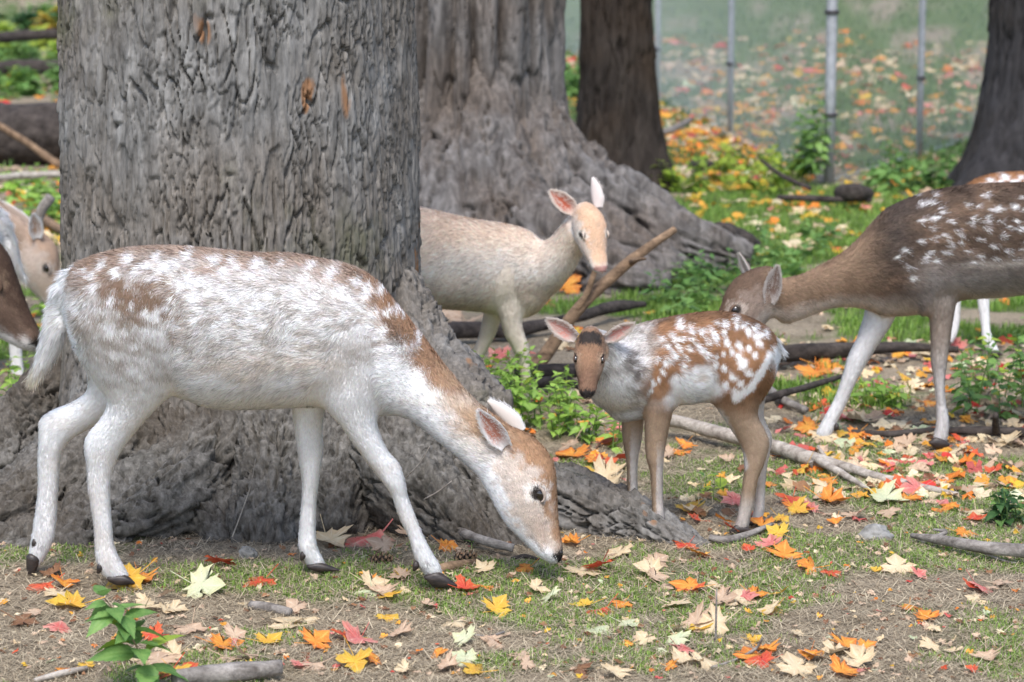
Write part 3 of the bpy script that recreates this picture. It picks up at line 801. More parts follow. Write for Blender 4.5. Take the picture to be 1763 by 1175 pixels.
# ---------------------------------------------------------------- the grazing doe
PAL_DOE = dict(cheek=np.array([.54, .46, .40]), cheek2=np.array([.42, .32, .26]), brow=np.array([.31, .185, .108]), white=WHITE, ring=np.array([.74, .69, .65]), nose=DARK * .4, lid='tan')
TOP = [(118,478),(140,451),(180,436),(230,427),(290,425),(360,430),(430,437),(500,438),(560,449),(610,461),(650,487),(690,533),(735,588),(775,640),(815,685),(850,712),(885,735)]
SP_DOE = [(160,458),(175,462),(215,455),(252,450),(270,447),(205,495),(240,505),(265,512),(283,517),(310,530),(155,508),(168,530),(205,552),(228,545),(262,545),(245,570),
          (345,462),(362,470),(383,445),(400,460),(420,452),(445,462),(470,455),(350,500),(375,492),(395,512),(355,530),(330,478),(430,500),(412,535),(455,512),(480,490),(440,535),
          (500,520),(520,490),(470,540),(540,470),(560,500),(580,470),(600,490),(620,480),(640,500),(652,530),(665,560),(630,520),(605,530),(690,520,.9),(700,545),(688,535),(664,500),(672,535),(720,582,1.2),
          (300,450),(320,442),(180,480),(560,540),(530,530),(590,560),(390,540),(210,590),(300,590),(240,620)] + [(190,445),(235,438),(285,436),(335,436),(372,440),(412,443),(455,447),(498,447),(545,458),(585,463),(615,476),(640,492)]
def coat_doe(x, y, lat, P, ids, I):
    nm = np.array(ids)[I]
    n = fbm(x * .020, y * .034, lat * 9, 4, 41); st = fbm(x * .045 + y * .02, y * .19 - x * .06, lat * 25, 3, 43)
    c = np.tile(WHITE * .97, (len(x), 1))
    tors = (np.isin(nm, ['torso', 'neck']) | (y < 690)) & (nm != 'head') & (nm != 'tail')
    up = sst(668, 560, y) * (1 - .4 * sst(640, 720, x))
    k_ = np.where(tors | (nm == 'hind_near'), 1, .0) * np.clip(.56 * up + .62 * st * up + .18 * n, 0, .95)
    c = mixc(c, np.array([.385, .335, .295]), k_)
    c = mixc(c, TAN * 1.15, np.where(tors, .40 * np.exp(-((y - 612 - 20 * n) / 22) ** 2) * sst(330, 400, x) * sst(640, 560, x), 0))
    d = poly_d(x, y, TOP)
    body = tors & (x < 660)
    c = mixc(c, np.array([.30, .185, .115]), np.where(body, .8 * sst(30, 4, d + 12 * n + 16 * st), 0))
    c = mixc(c, np.array([.215, .130, .080]), np.where(tors | (nm == 'hind_near'), 1.0 * np.clip(np.exp(-((x - 240) / 95) ** 2 - ((y - 490 - .2 * (x - 245)) / 46) ** 2) * 1.35 + .65 * st - .22, 0, .94) * sst(400, 300, x), 0))
    c = mixc(c, GREY * .9, np.where(tors | (nm == 'hind_near'), np.clip(.5 * np.exp(-((x - 215) / 70) ** 2 - ((y - 580) / 60) ** 2) + .3 * st - .08, 0, .7) * sst(385, 300, x), 0))
    nk = tors & (x > 600)
    band = 34 + 26 * sst(700, 800, x) + 24 * n + 8 * st
    c = mixc(c, np.array([.265, .145, .078]), np.where(nk & (x > 600), sst(1.15, .55, d / np.maximum(band, 6)) * sst(605, 670, x) * .96, 0))
    c = mixc(c, TAN * 1.05, np.where(nk, .5 * sst(110, 40, d) * sst(730, 820, x) * sst(.9, .3, np.abs(n)), 0))
    c = mixc(c, DARK * 1.6, np.where(nk, .75 * np.exp(-((x - 685 - .45 * (y - 570)) / 13) ** 2 - ((y - 572) / 32) ** 2) * sst(-.3, .3, st), 0))
    sp = spots(x, y, SP_DOE, 8.0, .8, -.5, 1)
    c = mixc(c, WHITE, np.where(tors | (nm == 'hind_near'), sp * .95 * sst(640, 600, y), 0))
    # white rump stripe, belly, legs
    rp = poly_d(x, y, [(112,490), (118,545), (150,610), (190,672)])
    c = mixc(c, WHITE, np.where(tors | (nm == 'hind_near'), sst(24, 12, rp), 0))
    c = mixc(c, np.array([.68, .62, .55]), np.where(tors, .4 * np.exp(-((y - 690) / 14) ** 2) * sst(.2, -.2, n), 0))
    leg = np.isin(nm, ['fore_near', 'fore_far', 'hind_far', 'hind_near'])
    c = mixc(c, WHITE * .98, np.where(leg, sst(640, 700, y), 0)); leg = leg & (y > 690)
    c = mixc(c, np.array([.66, .58, .50]), np.where(leg, .30 * sst(.1, .6, n + st * .4), 0))
    c = mixc(c, DARK * 1.2, np.where(nm == 'fore_near', .75 * np.exp(-((x - 737) / 16) ** 2 - ((y - 962) / 13) ** 2) * sst(-.1, .35, st + n), 0))
    c = mixc(c, DARK * 1.6, np.where(nm == 'hind_far', .6 * np.exp(-((x - 62) / 12) ** 2 - ((y - 948) / 16) ** 2) * sst(-.1, .3, st + n), 0))
    c = mixc(c, np.array([.70, .60, .42]), np.where(nm == 'tail', .8 * sst(600, 650, y), 0))
    return c

def doe_lofts(D, head=True, neck=None):
    D.loft('torso', DOE['torso'], 0, True, 2.25)
    D.loft('neck', neck or DOE['neck'], 0, True)
    D.loft('tail', DOE['tail'], .0)
    for n_ in ('hind_near', 'hind_far', 'fore_near', 'fore_far'): D.loft(n_, DOE[n_], LAT[n_])

D = Deer(6.87)
doe_lofts(D)
O = D.pt(878, 742); Nn_ = D.pt(962, 958)
D.head(O, Nn_ - O, np.array([.93, 0, .37]), np.linalg.norm(Nn_ - O))
D.blob(610, 640, .075, .085, .13, .055); D.blob(225, 590, .085, .12, .12, .06)
def hl_doe(P, nm, L):
    x, y = px_of(P)
    L = np.where((nm == 'torso') & (x < 150), L * 1.5, L)
    L = np.where((nm == 'torso') & (y > 640), L * 1.2, L)
    return np.where(np.isin(nm, ['hind_near']) & (y < 660), .02, L)
D.finish('fallow_deer', 'grazing white doe with brown back spots and lowered head beside the great grey tree', 'deer in the enclosure', coat_doe, PAL_DOE, .0068, 330000, hl_doe)
D.ear(D.pt(873, 766, .050), D.pt(823, 704, .085), np.array([-.10, -1, -.25]), .030, np.array([.50, .22, .16]), np.array([.62, .52, .44]))
D.ear(D.pt(893, 748, -.035), D.pt(840, 690, -.055), np.array([.3, .8, .4]), .030, np.array([.50, .24, .18]), np.array([.70, .64, .58]))
for n_, dw in (('hind_near', (172, 979)), ('hind_far', (60, 936)), ('fore_near', (716, 975)), ('fore_far', (522, 957))): D.hoof(DOE_HOOF[n_], LAT[n_], dw)
# ---------------------------------------------------------------- the spotted fawn
fy = on_ground(1135, 914)[1] + .0
D = Deer(fy, .8)
K = 1 / .8
def sc5(L, f=K): return [(a, b, c, d, e * f) for a, b, c, d, e in L]
D.loft('torso', sc5([(1338,598,1330,642,.035),(1331,574,1310,690,.075),(1309,556,1282,702,.092),(1275,542,1248,698,.103),(1237,537,1215,690,.108),(1192,541,1187,695,.108),
        (1150,548,1150,698,.103),(1115,555,1120,713,.094),(1085,566,1090,723,.084),(1060,590,1062,723,.072),(1036,625,1038,702,.045)]), 0, True, 2.25)
D.tube3('neck', [(1100,636,.0), (1072,645,.045), (1050,640,.09), (1034,618,.13), (1024,594,.165)], [.104, .100, .086, .066, .050], True)
FL = {'fore_near': (.055, [(1105,640,1172,640,.046),(1109,700,1160,700,.040),(1110,745,1150,745,.029),(1112,785,1143,785,.024),(1119,812,1141,815,.019),(1122,856,1141,856,.0155),(1123,885,1144,885,.017),(1125,902,1146,902,.017)]),
      'fore_far': (-.055, [(1066,680,1112,680,.040),(1070,721,1108,725,.035),(1072,755,1104,760,.027),(1078,792,1098,792,.0205),(1080,830,1097,830,.0155),(1079,862,1099,862,.016),(1072,884,1097,887,.017)]),
      'hind_near': (.05, [(1213,640,1337,606,.066),(1222,680,1324,650,.062),(1232,702,1309,690,.048),(1248,726,1305,715,.037),(1268,755,1318,742,.028),(1279,782,1325,762,.024),(1281,808,1317,795,.021),
                          (1279,830,1305,825,.018),(1274,863,1299,863,.0155),(1269,892,1292,890,.017),(1264,905,1290,905,.017)]),
      'hind_far': (-.05, [(1240,690,1322,668,.05),(1262,730,1315,715,.037),(1285,760,1328,750,.028),(1292,785,1326,775,.023),(1298,810,1320,805,.019),(1300,850,1317,850,.0155),(1298,878,1315,878,.017),(1294,892,1313,892,.017)])}
for n_, (la, se) in FL.items(): D.loft(n_, sc5(se), la * K)
D.loft('tail', sc5([(1330,585,1342,596,.012),(1328,610,1341,612,.013),(1322,640,1334,642,.009),(1318,660,1325,662,.003)]), 0)
O = D.pt(1018, 566, .20)
D.head(O, np.array([-.07, -.58, -.81]), np.array([-.05, -.81, .58]), .205, 1.0, .95, .95, 1.15)
D.blob(1135, 660, .055, .07, .09, .05); D.blob(1285, 640, .06, .08, .08, .045)
PAL_F = dict(cheek=np.array([.30, .19, .125]), cheek2=np.array([.20, .115, .07]), brow=np.array([.25, .145, .09]), white=np.array([.45, .36, .28]), ring=np.array([.46, .32, .22]), nose=DARK * .35, lid='brown', ein=.000, lids=.45, muzzle=np.array([.13, .075, .05]),
             patch=lambda t, y: sst(.14, .08, np.abs(t - .25) + .03 * vn(t * 40, y * 40)) * sst(.17, .12, np.abs(y) + .03 * vn(t * 30, y * 50)))
SP_F = [(1131,575),(1148,570),(1155,578),(1165,575),(1192,583),(1198,590),(1197,560),(1213,560),(1221,568),(1238,560),(1243,572),(1225,548),(1258,545),(1275,555),(1262,556),(1284,565),(1300,572),
        (1293,558),(1310,570),(1270,585),(1286,586),(1268,603),(1275,610,1.6),(1293,600),(1256,595),(1258,633,1.3),(1243,620),(1245,650,1.3),(1262,660,1.2),(1271,646),(1285,628,1.2),(1227,600),(1225,612),
        (1240,600),(1170,605),(1150,600),(1160,590),(1143,612),(1165,618),(1133,640),(1120,648),(1113,660),(1140,625),(1180,575),(1175,590),(1208,575),(1210,600),(1250,580),(1305,585),(1320,600),(1125,610),(1180,560),(1163,556),(1240,550),(1140,590)]
def coat_fawn(x, y, lat, P, ids, I):
    nm = np.array(ids)[I]
    n = fbm(x * .03, y * .05, lat * 10, 4, 141); st = fbm(x * .08, y * .16, lat * 30, 3, 143)
    c = np.tile(np.array([.285, .150, .080]), (len(x), 1)) * (1 + .22 * n + .25 * st)[:, None]
    d = poly_d(x, y, [(1338, 598), (1309, 556), (1275, 542), (1237, 537), (1192, 541), (1150, 548), (1110, 556)])
    c = mixc(c, UMBER * 1.1, .45 * sst(16, 2, d + 6 * n))
    ox = np.isin(nm, ['torso', 'hind_near', 'fore_near'])
    # pale flank and belly
    fl = sst(1.25, .8, np.hypot((x - 1190) / 44, (y - 660 + .35 * (x - 1190) * .5) / 42) + .15 * n)
    c = mixc(c, WHITE * .97, np.where(ox, fl, 0)); c = mixc(c, WHITE * .97, np.where(nm == 'torso', sst(676, 694, y), 0))
    c = mixc(c, TAN, np.where(nm == 'torso', .5 * np.exp(-((x - 1195) / 22) ** 2 - ((y - 640) / 14) ** 2) * sst(-.2, .3, st), 0))
    c = mixc(c, WHITE, np.where(ox, .97 * spots(x, y, SP_F, 6.6, .85, .9, 5), 0))
    # the white line up the haunch
    c = mixc(c, WHITE, np.where(ox, sst(10, 4.5, poly_d(x, y, [(1318, 604), (1306, 628), (1285, 655), (1262, 672)]) + 2 * st), 0))
    c = mixc(c, WHITE, np.where((x > 1322) & (y > 585), sst(1324, 1334, x + .18 * (640 - y)), 0))
    # woolly grey shoulder and neck, white chest
    gr = sst(1140, 1085, x + 18 * n + .12 * (y - 600)) * sst(735, 690, y)
    c = mixc(c, np.array([.56, .52, .48]), np.where(nm != 'head', gr, 0))
    c = mixc(c, DARK * 1.8, np.where(nm != 'head', np.clip(gr * (sst(.0, .6, st + n * .6) * .55 + .7 * np.exp(-((x - 1085 - .5 * (y - 610)) / 10) ** 2 - ((y - 615) / 34) ** 2)), 0, .9), 0))
    ch = sst(1085, 1050, x - .25 * (y - 640)) * sst(600, 660, y)
    c = mixc(c, WHITE * .95, np.where(np.isin(nm, ['torso', 'neck']), np.clip(ch + .5 * sst(.1, -.3, st) * gr, 0, 1), 0))
    lg = np.isin(nm, ['fore_near', 'fore_far', 'hind_near', 'hind_far'])
    c = mixc(c, np.array([.50, .37, .265]), np.where(lg, .85 * sst(655, 725, y + 10 * n), 0))
    c = mixc(c, WHITE * .95, np.where(nm == 'hind_near', sst(688, 700, y) * sst(14, 4, poly_d(x, y, [(1226, 690), (1250, 730), (1275, 790)]) + 4 * n), 0))
    c = mixc(c, WHITE * .9, np.where((nm == 'fore_near') & (x > 1128), .55 * sst(740, 800, y), 0)); c = mixc(c, WHITE * .9, np.where((nm == 'fore_far') & (x > 1086), .65 * sst(720, 790, y), 0))
    c = mixc(c, WHITE * .85, np.where(np.isin(nm, ['hind_near', 'hind_far']), .5 * sst(830, 870, y), 0)); c = mixc(c, WHITE * .92, np.where(nm == 'hind_far', .5, 0))
    c = mixc(c, WHITE, np.where(nm == 'tail', .8, 0))
    return c
D.finish('fallow_fawn', 'small russet fawn with bold white spots turning its face to the viewer', 'deer in the enclosure', coat_fawn, PAL_F, .0058, 230000)
D.ear(D.pt(994, 580, .20), D.pt(941, 549, .19), np.array([-.1, -1, -.15]), .026, np.array([.62, .30, .25]), np.array([.28, .18, .12]), np.array([.66, .58, .52]))
D.ear(D.pt(1040, 582, .20), D.pt(1092, 557, .17), np.array([.1, -1, -.2]), .022, np.array([.58, .24, .20]), np.array([.26, .16, .10]), np.array([.60, .52, .46]))
FH = {'fore_near': [(1121,898,1124,912,.007),(1130,894,1130,915,.009),(1140,896,1141,915,.009),(1148,906,1149,913,.005)],
      'fore_far': [(1068,888,1067,896,.006),(1076,880,1074,899,.009),(1088,880,1088,900,.009),(1097,888,1098,897,.006)],
      'hind_near': [(1258,911,1258,919,.006),(1266,900,1266,921,.009),(1280,900,1280,921,.009),(1290,908,1291,917,.006)],
      'hind_far': [(1288,898,1288,905,.006),(1296,888,1296,907,.009),(1306,888,1307,907,.009),(1314,896,1315,903,.006)]}
for n_, se in FH.items(): D.hoof(sc5(se), FL[n_][0] * K)

# ---------------------------------------------------------------- the dark spotted doe on the right
by = on_ground(1618, 770)[1] + .01
D = Deer(by)
D.loft('torso', [(1985,395,1980,460,.05),(1965,360,1950,505,.11),(1920,335,1900,525,.14),(1860,322,1850,522,.155),(1790,316,1785,506,.162),(1722,316,1715,511,.165),(1665,320,1655,516,.16),
        (1605,329,1600,535,.145),(1560,344,1560,543,.125),(1520,364,1525,545,.10)], 0, True, 2.2)
D.loft('neck', [(1560,346,1560,540,.12),(1520,366,1522,545,.098),(1494,394,1500,536,.08),(1458,429,1462,528,.064),(1424,450,1425,533,.055),(1385,470,1390,546,.05),(1345,480,1352,560,.048)], 0, True)
BL = {'fore_near': (.06, [(1594,470,1660,470,.055),(1598,525,1648,512,.05),(1601,560,1640,555,.036),(1602,595,1635,592,.029),(1602,620,1630,628,.025),(1607,652,1627,655,.02),(1611,693,1628,690,.017),(1611,728,1634,722,.019),(1607,750,1633,748,.019),(1606,758,1630,760,.017)]),
      'fore_far': (-.06, [(1495,490,1560,490,.055),(1490,534,1540,548,.05),(1475,582,1510,596,.034),(1459,616,1488,633,.028),(1450,648,1472,662,.024),(1437,684,1458,695,.018),(1420,716,1442,726,.018),(1408,738,1436,742,.02),(1402,752,1428,757,.017)]),
      'hind_near': (.06, [(1860,480,1980,440,.08),(1868,520,1975,500,.07),(1890,550,1960,545,.05),(1920,580,1970,570,.034),(1950,615,1985,600,.027),(1952,660,1978,655,.02),(1945,720,1966,720,.018),(1935,755,1960,755,.019)]),
      'hind_far': (-.06, [(1870,480,1985,440,.08),(1890,540,1985,510,.06),(1930,580,1990,565,.034),(1965,615,2005,600,.026),(1972,660,1996,655,.02),(1965,720,1986,720,.018),(1955,745,1980,745,.018)])}
for n_, (la, se) in BL.items(): D.loft(n_, se, la)
D.loft('tail', [(1978,385,1996,395,.02),(1985,430,2005,432,.022),(1985,480,2000,482,.012)], 0)
O = D.pt(1322, 464); Nn_ = D.pt(1212, 610)
D.head(O, Nn_ - O, np.array([-.80, 0, .60]), np.linalg.norm(Nn_ - O) * 1.0, .95, .95)
D.blob(1600, 480, .07, .08, .12, .05)
PAL_B = dict(cheek=np.array([.24, .18, .145]), cheek2=np.array([.20, .13, .09]), brow=np.array([.13, .085, .06]), white=np.array([.42, .36, .31]), ring=np.array([.42, .35, .30]), nose=DARK * .4, lid='brown')
SP_B = scatter_spots(95, (1575, 328, 1990, 440), 15, 5) + [(1552,450,1.2),(1560,470),(1575,440),(1585,425),(1600,400),(1620,412),(1612,395),(1640,395),(1655,372),(1680,372),(1650,345),(1690,352),(1700,350),(1590,372),(1610,360),(1530,440),(1545,425),(1570,405)]
def coat_brown(x, y, lat, P, ids, I):
    nm = np.array(ids)[I]
    n = fbm(x * .022, y * .04, lat * 9, 4, 241); st = fbm(x * .07, y * .17, lat * 20, 3, 243)
    c = np.tile(np.array([.118, .080, .058]), (len(x), 1)) * (1 + .28 * n + .25 * st)[:, None]
    c = mixc(c, np.array([.22, .135, .085]), .35 * sst(.0, .6, n + .3 * st))
    c = mixc(c, DARK, np.where(nm != 'head', .75 * np.exp(-((x - 1525 - .4 * (400 - y)) / 40) ** 2) * sst(490, 420, y), 0))
    tr = ~np.isin(nm, ['head', 'neck']) | (nm == 'torso'); c = mixc(c, np.array([.30, .27, .25]), np.where(tr, sst(410, 480, y + 14 * n), 0) * .9 * sst(1530, 1600, x))
    c = mixc(c, np.array([.56, .50, .45]), np.where((nm == 'torso') & (x > 1640), sst(485, 512, y + 6 * n), 0))
    c = mixc(c, np.array([.62, .56, .50]), np.where(nm == 'torso', .55 * np.exp(-((y - 442 + .05 * (x - 1700)) / 5) ** 2) * sst(1600, 1680, x), 0))
    c = mixc(c, WHITE * .92, np.where(np.isin(nm, ['torso', 'neck', 'fore_near']), .82 * spots(x, y, SP_B, 5.6, .6, -.25, 9) * sst(1515, 1540, x), 0))
    nk = nm == 'neck'
    bot = np.interp(x, [1352, 1390, 1425, 1462, 1500, 1560], [560, 546, 533, 528, 536, 542])
    c = mixc(c, np.array([.26, .172, .112]), np.where(nm != 'head', .8 * sst(1530, 1450, x + 15 * n), 0))
    c = mixc(c, np.array([.55, .47, .40]), np.where(nk | ((nm == 'torso') & (x < 1570)), sst(42, 12, bot - y + 8 * n), 0))
    lg = np.isin(nm, ['fore_near', 'hind_near']) ; c = mixc(c, np.array([.36, .29, .24]), np.where(lg, sst(470, 545, y) * .9, 0))
    c = mixc(c, WHITE * .85, np.where(lg, sst(560, 690, y) * .75, 0))
    lf = np.isin(nm, ['fore_far', 'hind_far']); c = mixc(c, WHITE * .9, np.where(lf, sst(500, 540, y), 0))
    c = mixc(c, WHITE, np.where(nm == 'tail', .6, 0))
    return c
D.finish('fallow_deer', 'dark brown doe with white spots lowering its head behind the fawn', 'deer in the enclosure', coat_brown, PAL_B, .0075, 200000)
D.ear(D.pt(1327, 521, .045), D.pt(1340, 456, .075), np.array([-.35, -1, -.1]), .030, np.array([.22, .15, .12]), np.array([.22, .16, .12]), np.array([.66, .61, .58]))
D.ear(D.pt(1300, 482, -.03), D.pt(1272, 435, -.05), np.array([-.9, -.25, .2]), .026, np.array([.45, .38, .33]), np.array([.30, .24, .20]), np.array([.70, .66, .62]))
BH = {'fore_near': [(1601,757,1602,766,.010),(1610,748,1609,772,.013),(1622,750,1622,773,.013),(1632,760,1632,770,.008)],
      'fore_far': [(1396,757,1396,765,.006),(1404,746,1403,769,.012),(1418,748,1417,769,.013),(1429,754,1428,766,.009)],
      'hind_near': [(1930,760,1930,770,.008),(1940,750,1940,772,.013),(1955,750,1955,772,.013),(1962,760,1962,770,.008)]}
for n_, se in BH.items(): D.hoof(se, BL[n_][0], (1440, 736) if n_ == 'fore_far' else None)

# ---------------------------------------------------------------- the cream deer behind the great tree
D = Deer(9.36, .85); K = 1 / .85
D.loft('torso', sc5([(535,385,540,440,.04),(560,362,570,500,.10),(610,352,615,520,.122),(655,351,660,516,.13),(700,354,705,513,.134),(750,363,750,530,.138),(816,378,805,534,.136),(867,385,855,540,.124),
        (903,394,893,546,.108),(930,412,918,543,.090),(948,436,936,526,.070),(958,455,950,508,.045)], K), 0, True, 2.2)
D.tube3('neck', [(900,470,.0), (930,462,.02), (955,448,.04), (975,425,.06), (990,400,.075), (1000,385,.08)], [.118, .098, .077, .062, .054, .048], True)
CL = {'fore_near': (.055, [(905,470,840,470,.05),(902,530,850,522,.045),(899,555,860,550,.037),(904,578,870,580,.03),(911,598,884,605,.026),(913,632,894,636,.021),(914,665,897,668,.017),(914,700,895,702,.018),(916,716,896,718,.018)]),
      'fore_far': (-.055, [(890,480,840,480,.05),(868,535,834,530,.042),(856,570,826,572,.033),(842,598,816,600,.027),(826,628,805,628,.022),(810,662,792,660,.018),(800,690,782,688,.018),(795,700,778,700,.018)]),
      'hind_near': (.055, [(650,480,550,450,.075),(640,520,556,505,.06),(620,555,570,545,.04),(600,590,560,575,.03),(595,630,568,625,.021),(595,690,574,690,.018),(600,708,574,710,.018)]),
      'hind_far': (-.055, [(640,480,540,450,.075),(620,540,550,515,.05),(590,575,545,555,.034),(570,620,540,610,.022),(565,670,545,670,.018),(568,695,545,695,.018)])}
for n_, (la, se) in CL.items(): D.loft(n_, sc5(se, K), la * K)
D.loft('tail', sc5([(530,378,545,390,.018),(522,420,540,424,.02),(520,465,532,468,.008)], K), 0)
O = D.pt(1008, 352, .13)
D.head(O, np.array([.052, -.105, -.205]), np.array([.42, -.85, .50]), .238, 1.16, .95, 1.0, 1.2)
PAL_C = dict(cheek=np.array([.70, .60, .52]), cheek2=np.array([.66, .53, .44]), brow=np.array([.60, .40, .27]), white=WHITE * .97, ring=np.array([.76, .70, .63]), nose=np.array([.45, .25, .22]), lid='cream', pad=False)
def coat_cream(x, y, lat, P, ids, I):
    nm = np.array(ids)[I]
    n = fbm(x * .022, y * .03, lat * 9, 4, 341); st = fbm(x * .06, y * .12, lat * 20, 3, 343)
    c = np.tile(np.array([.83, .67, .55]), (len(x), 1)) * (1 + .07 * st)[:, None]
    c = mixc(c, np.array([.77, .54, .38]), np.where(nm == 'torso', .55 * sst(430, 370, y + 20 * n), 0))
    c = mixc(c, np.array([.80, .73, .66]), np.where(np.isin(nm, ['torso', 'neck']), .8 * np.exp(-((y - 460 - 14 * n) / 30) ** 2), 0))
    c = mixc(c, np.array([.72, .60, .48]), np.where(nm == 'torso', sst(495, 525, y) * .6, 0))
    c = mixc(c, np.array([.80, .71, .60]), np.where(np.char.startswith(nm, 'fore'), .8, 0))
    c = mixc(c, np.array([.36, .27, .21]), np.where(np.isin(nm, ['torso', 'neck']), .55 * np.exp(-((x - 934 - .1 * (y - 450)) / 4) ** 2 - ((y - 455) / 28) ** 2) * sst(-.2, .3, st), 0))
    return c
D.finish('fallow_deer', 'cream coloured young deer looking out from behind the great grey tree', 'deer in the enclosure', coat_cream, PAL_C, .0078, 130000)
D.ear(D.pt(990, 366, .11), D.pt(946, 328, .10), np.array([.25, -1, .0]), .031, np.array([.50, .13, .075]), np.array([.74, .60, .47]), np.array([.78, .68, .60]), .5)
D.ear(D.pt(1026, 358, .10), D.pt(1020, 306, .06), np.array([.75, .65, .0]), .029, np.array([.55, .22, .15]), np.array([.80, .72, .68]), np.array([.80, .74, .70]), .5)
for n_, se in {'fore_near': [(892,712,893,722,.008),(902,706,902,725,.012),(912,706,913,725,.012),(922,716,922,722,.007)], 'fore_far': [(774,694,774,704,.008),(782,690,782,707,.012),(794,690,795,707,.012),(804,698,804,704,.006)]}.items():
    D.hoof(sc5(se, K), CL[n_][0] * K)

# ---------------------------------------------------------------- the four deer that show only in part
def variant(name, label, Y0, ani, ax, ay, flip, coat, pal, hairs, neck=None, headpx=None, ears=None, vox=.010, lift=0.0):
    """a deer shaped like the doe: its (ax) pixel stands where the doe's pixel (ay) is, ani = size against the doe"""
    kf = ani * 7.05 / Y0
    def aff(x, y):
        dx = (x - ay[0]) * kf
        return ax[0] + (-dx if flip else dx), ax[1] + (y - ay[1]) * kf
    D = Deer(Y0, ani, aff)
    doe_lofts(D, neck=neck)
    h0, h1 = headpx or ((878, 742), (962, 958))
    O = D.pt(*h0); N_ = D.pt(*h1); a = N_ - O; sg = -1 if flip else 1
    dd = np.array([-a[2], 0, a[0]]) * sg
    D.head(O, a, dd, np.linalg.norm(a))
    D.finish(name, label, 'deer in the enclosure', lambda x, y, lat, P, ids, I: coat(*inv(x, y, ax, ay, kf, flip), lat, P, ids, I), pal, vox, hairs)
    for (b, t, f, w_, inn, out) in (ears or []):
        D.ear(D.pt(*b), D.pt(*t), np.array(f, float), w_ * ani, np.array(inn), np.array(out))
    for n_ in DOE_HOOF: D.hoof(DOE_HOOF[n_], LAT[n_])
    return D
def inv(x, y, ax, ay, kf, flip):
    dx = (x - ax[0]) / kf
    return ay[0] + (-dx if flip else dx), ay[1] + (y - ax[1]) / kf

def coat_white(x, y, lat, P, ids, I):
    nm = np.array(ids)[I]; n = fbm(x * .02, y * .03, lat * 9, 3, 441)
    c = np.tile(WHITE * .96, (len(x), 1))
    return mixc(c, TAN, np.where(np.isin(nm, ['torso', 'neck']), .55 * sst(60, 5, poly_d(x, y, TOP) + 20 * n), 0))
def coat_fawnish(x, y, lat, P, ids, I):
    nm = np.array(ids)[I]; n = fbm(x * .02, y * .03, lat * 9, 3, 541)
    c = np.tile(np.array([.34, .25, .19]), (len(x), 1)) * (1 + .2 * n)[:, None]
    c = mixc(c, WHITE * .9, np.where(np.isin(nm, ['torso']), sst(650, 690, y), 0)); return mixc(c, WHITE * .9, np.where((y > 700) & ~np.isin(nm, ['head', 'neck']), .8, 0))
def coat_sp5(x, y, lat, P, ids, I):
    nm = np.array(ids)[I]; n = fbm(x * .02, y * .03, lat * 9, 3, 641)
    c = np.tile(BROWN * 1.2, (len(x), 1)) * (1 + .2 * n)[:, None]
    c = mixc(c, WHITE, np.where(nm == 'torso', spots(x, y, SP_DOE, 10, .8, 0, 3), 0))
    return mixc(c, WHITE * .93, np.where(y > 640, 1., 0) * np.where(np.isin(nm, ['head', 'neck']), 0, 1))
def coat_darkb(x, y, lat, P, ids, I):
    n = fbm(x * .02, y * .03, lat * 9, 3, 741)
    c = np.tile(UMBER * .8, (len(x), 1)) * (1 + .2 * n)[:, None]
    nm = np.array(ids)[I]
    return mixc(c, np.array([.6, .55, .5]), np.where((nm == 'neck') | (nm == 'torso'), sst(60, 140, poly_d(x, y, TOP)) * .8, 0))
PAL_W = dict(PAL_DOE); PAL_T = dict(PAL_DOE, cheek=np.array([.46, .37, .31]), cheek2=np.array([.36, .27, .21]), brow=np.array([.36, .25, .18]), white=np.array([.5, .45, .4]), ring=np.array([.5, .42, .36]), lid='tan')
PAL_D = dict(PAL_DOE, cheek=np.array([.17, .115, .085]), cheek2=np.array([.085, .055, .042]), brow=np.array([.075, .048, .036]), white=np.array([.72, .68, .65]), ring=np.array([.2, .14, .1]), lid='brown')
ya = on_ground(5, 646)[1]
variant('fallow_deer', 'white rumped deer turned away beside the lying log', ya, .92, (4, 372), (118, 482), True, coat_white, PAL_W, 45000)
yb = on_ground(20, 556)[1]
EB = [((892, 766, .05), (884, 698, .075), (.5, -1, -.1), .032, (.40, .27, .2), (.42, .33, .27)), ((880, 742, -.04), (770, 660, -.07), (.3, .9, .2), .030, (.4, .27, .2), (.42, .33, .27))]
variant('fallow_deer', 'tan deer with raised ear grazing behind the dark brown head', yb, 1.0, (84, 459), (927, 843), False, coat_fawnish, PAL_T, 45000, ears=EB)
NK = [(540,600,548,850,.12),(610,655,610,850,.09),(680,700,668,838,.075),(740,735,718,835,.062),(785,757,752,848,.055),(822,772,785,868,.052)]
yc = 8.75
EC = [((806, 790, .05), (742, 772, .09), (.1, -1, -.2), .032, (.3, .2, .16), (.15, .1, .08)), ((822, 775, -.04), (772, 733, -.08), (.2, .9, .2), .030, (.3, .2, .16), (.15, .1, .08))]
variant('fallow_deer', 'dark brown deer reaching its white chinned muzzle towards the spotted doe', yc, 1.33, (73, 578), (966, 946), False, coat_darkb, PAL_D, 60000, neck=NK, headpx=((820, 775), (962, 958)), ears=EC, vox=.009)
yd = on_ground(1712, 612)[1]
variant('fallow_deer', 'small white legged deer standing behind the dark spotted doe', yd, .80, (1712, 611), (205, 1003), False, coat_sp5, PAL_W, 45000)
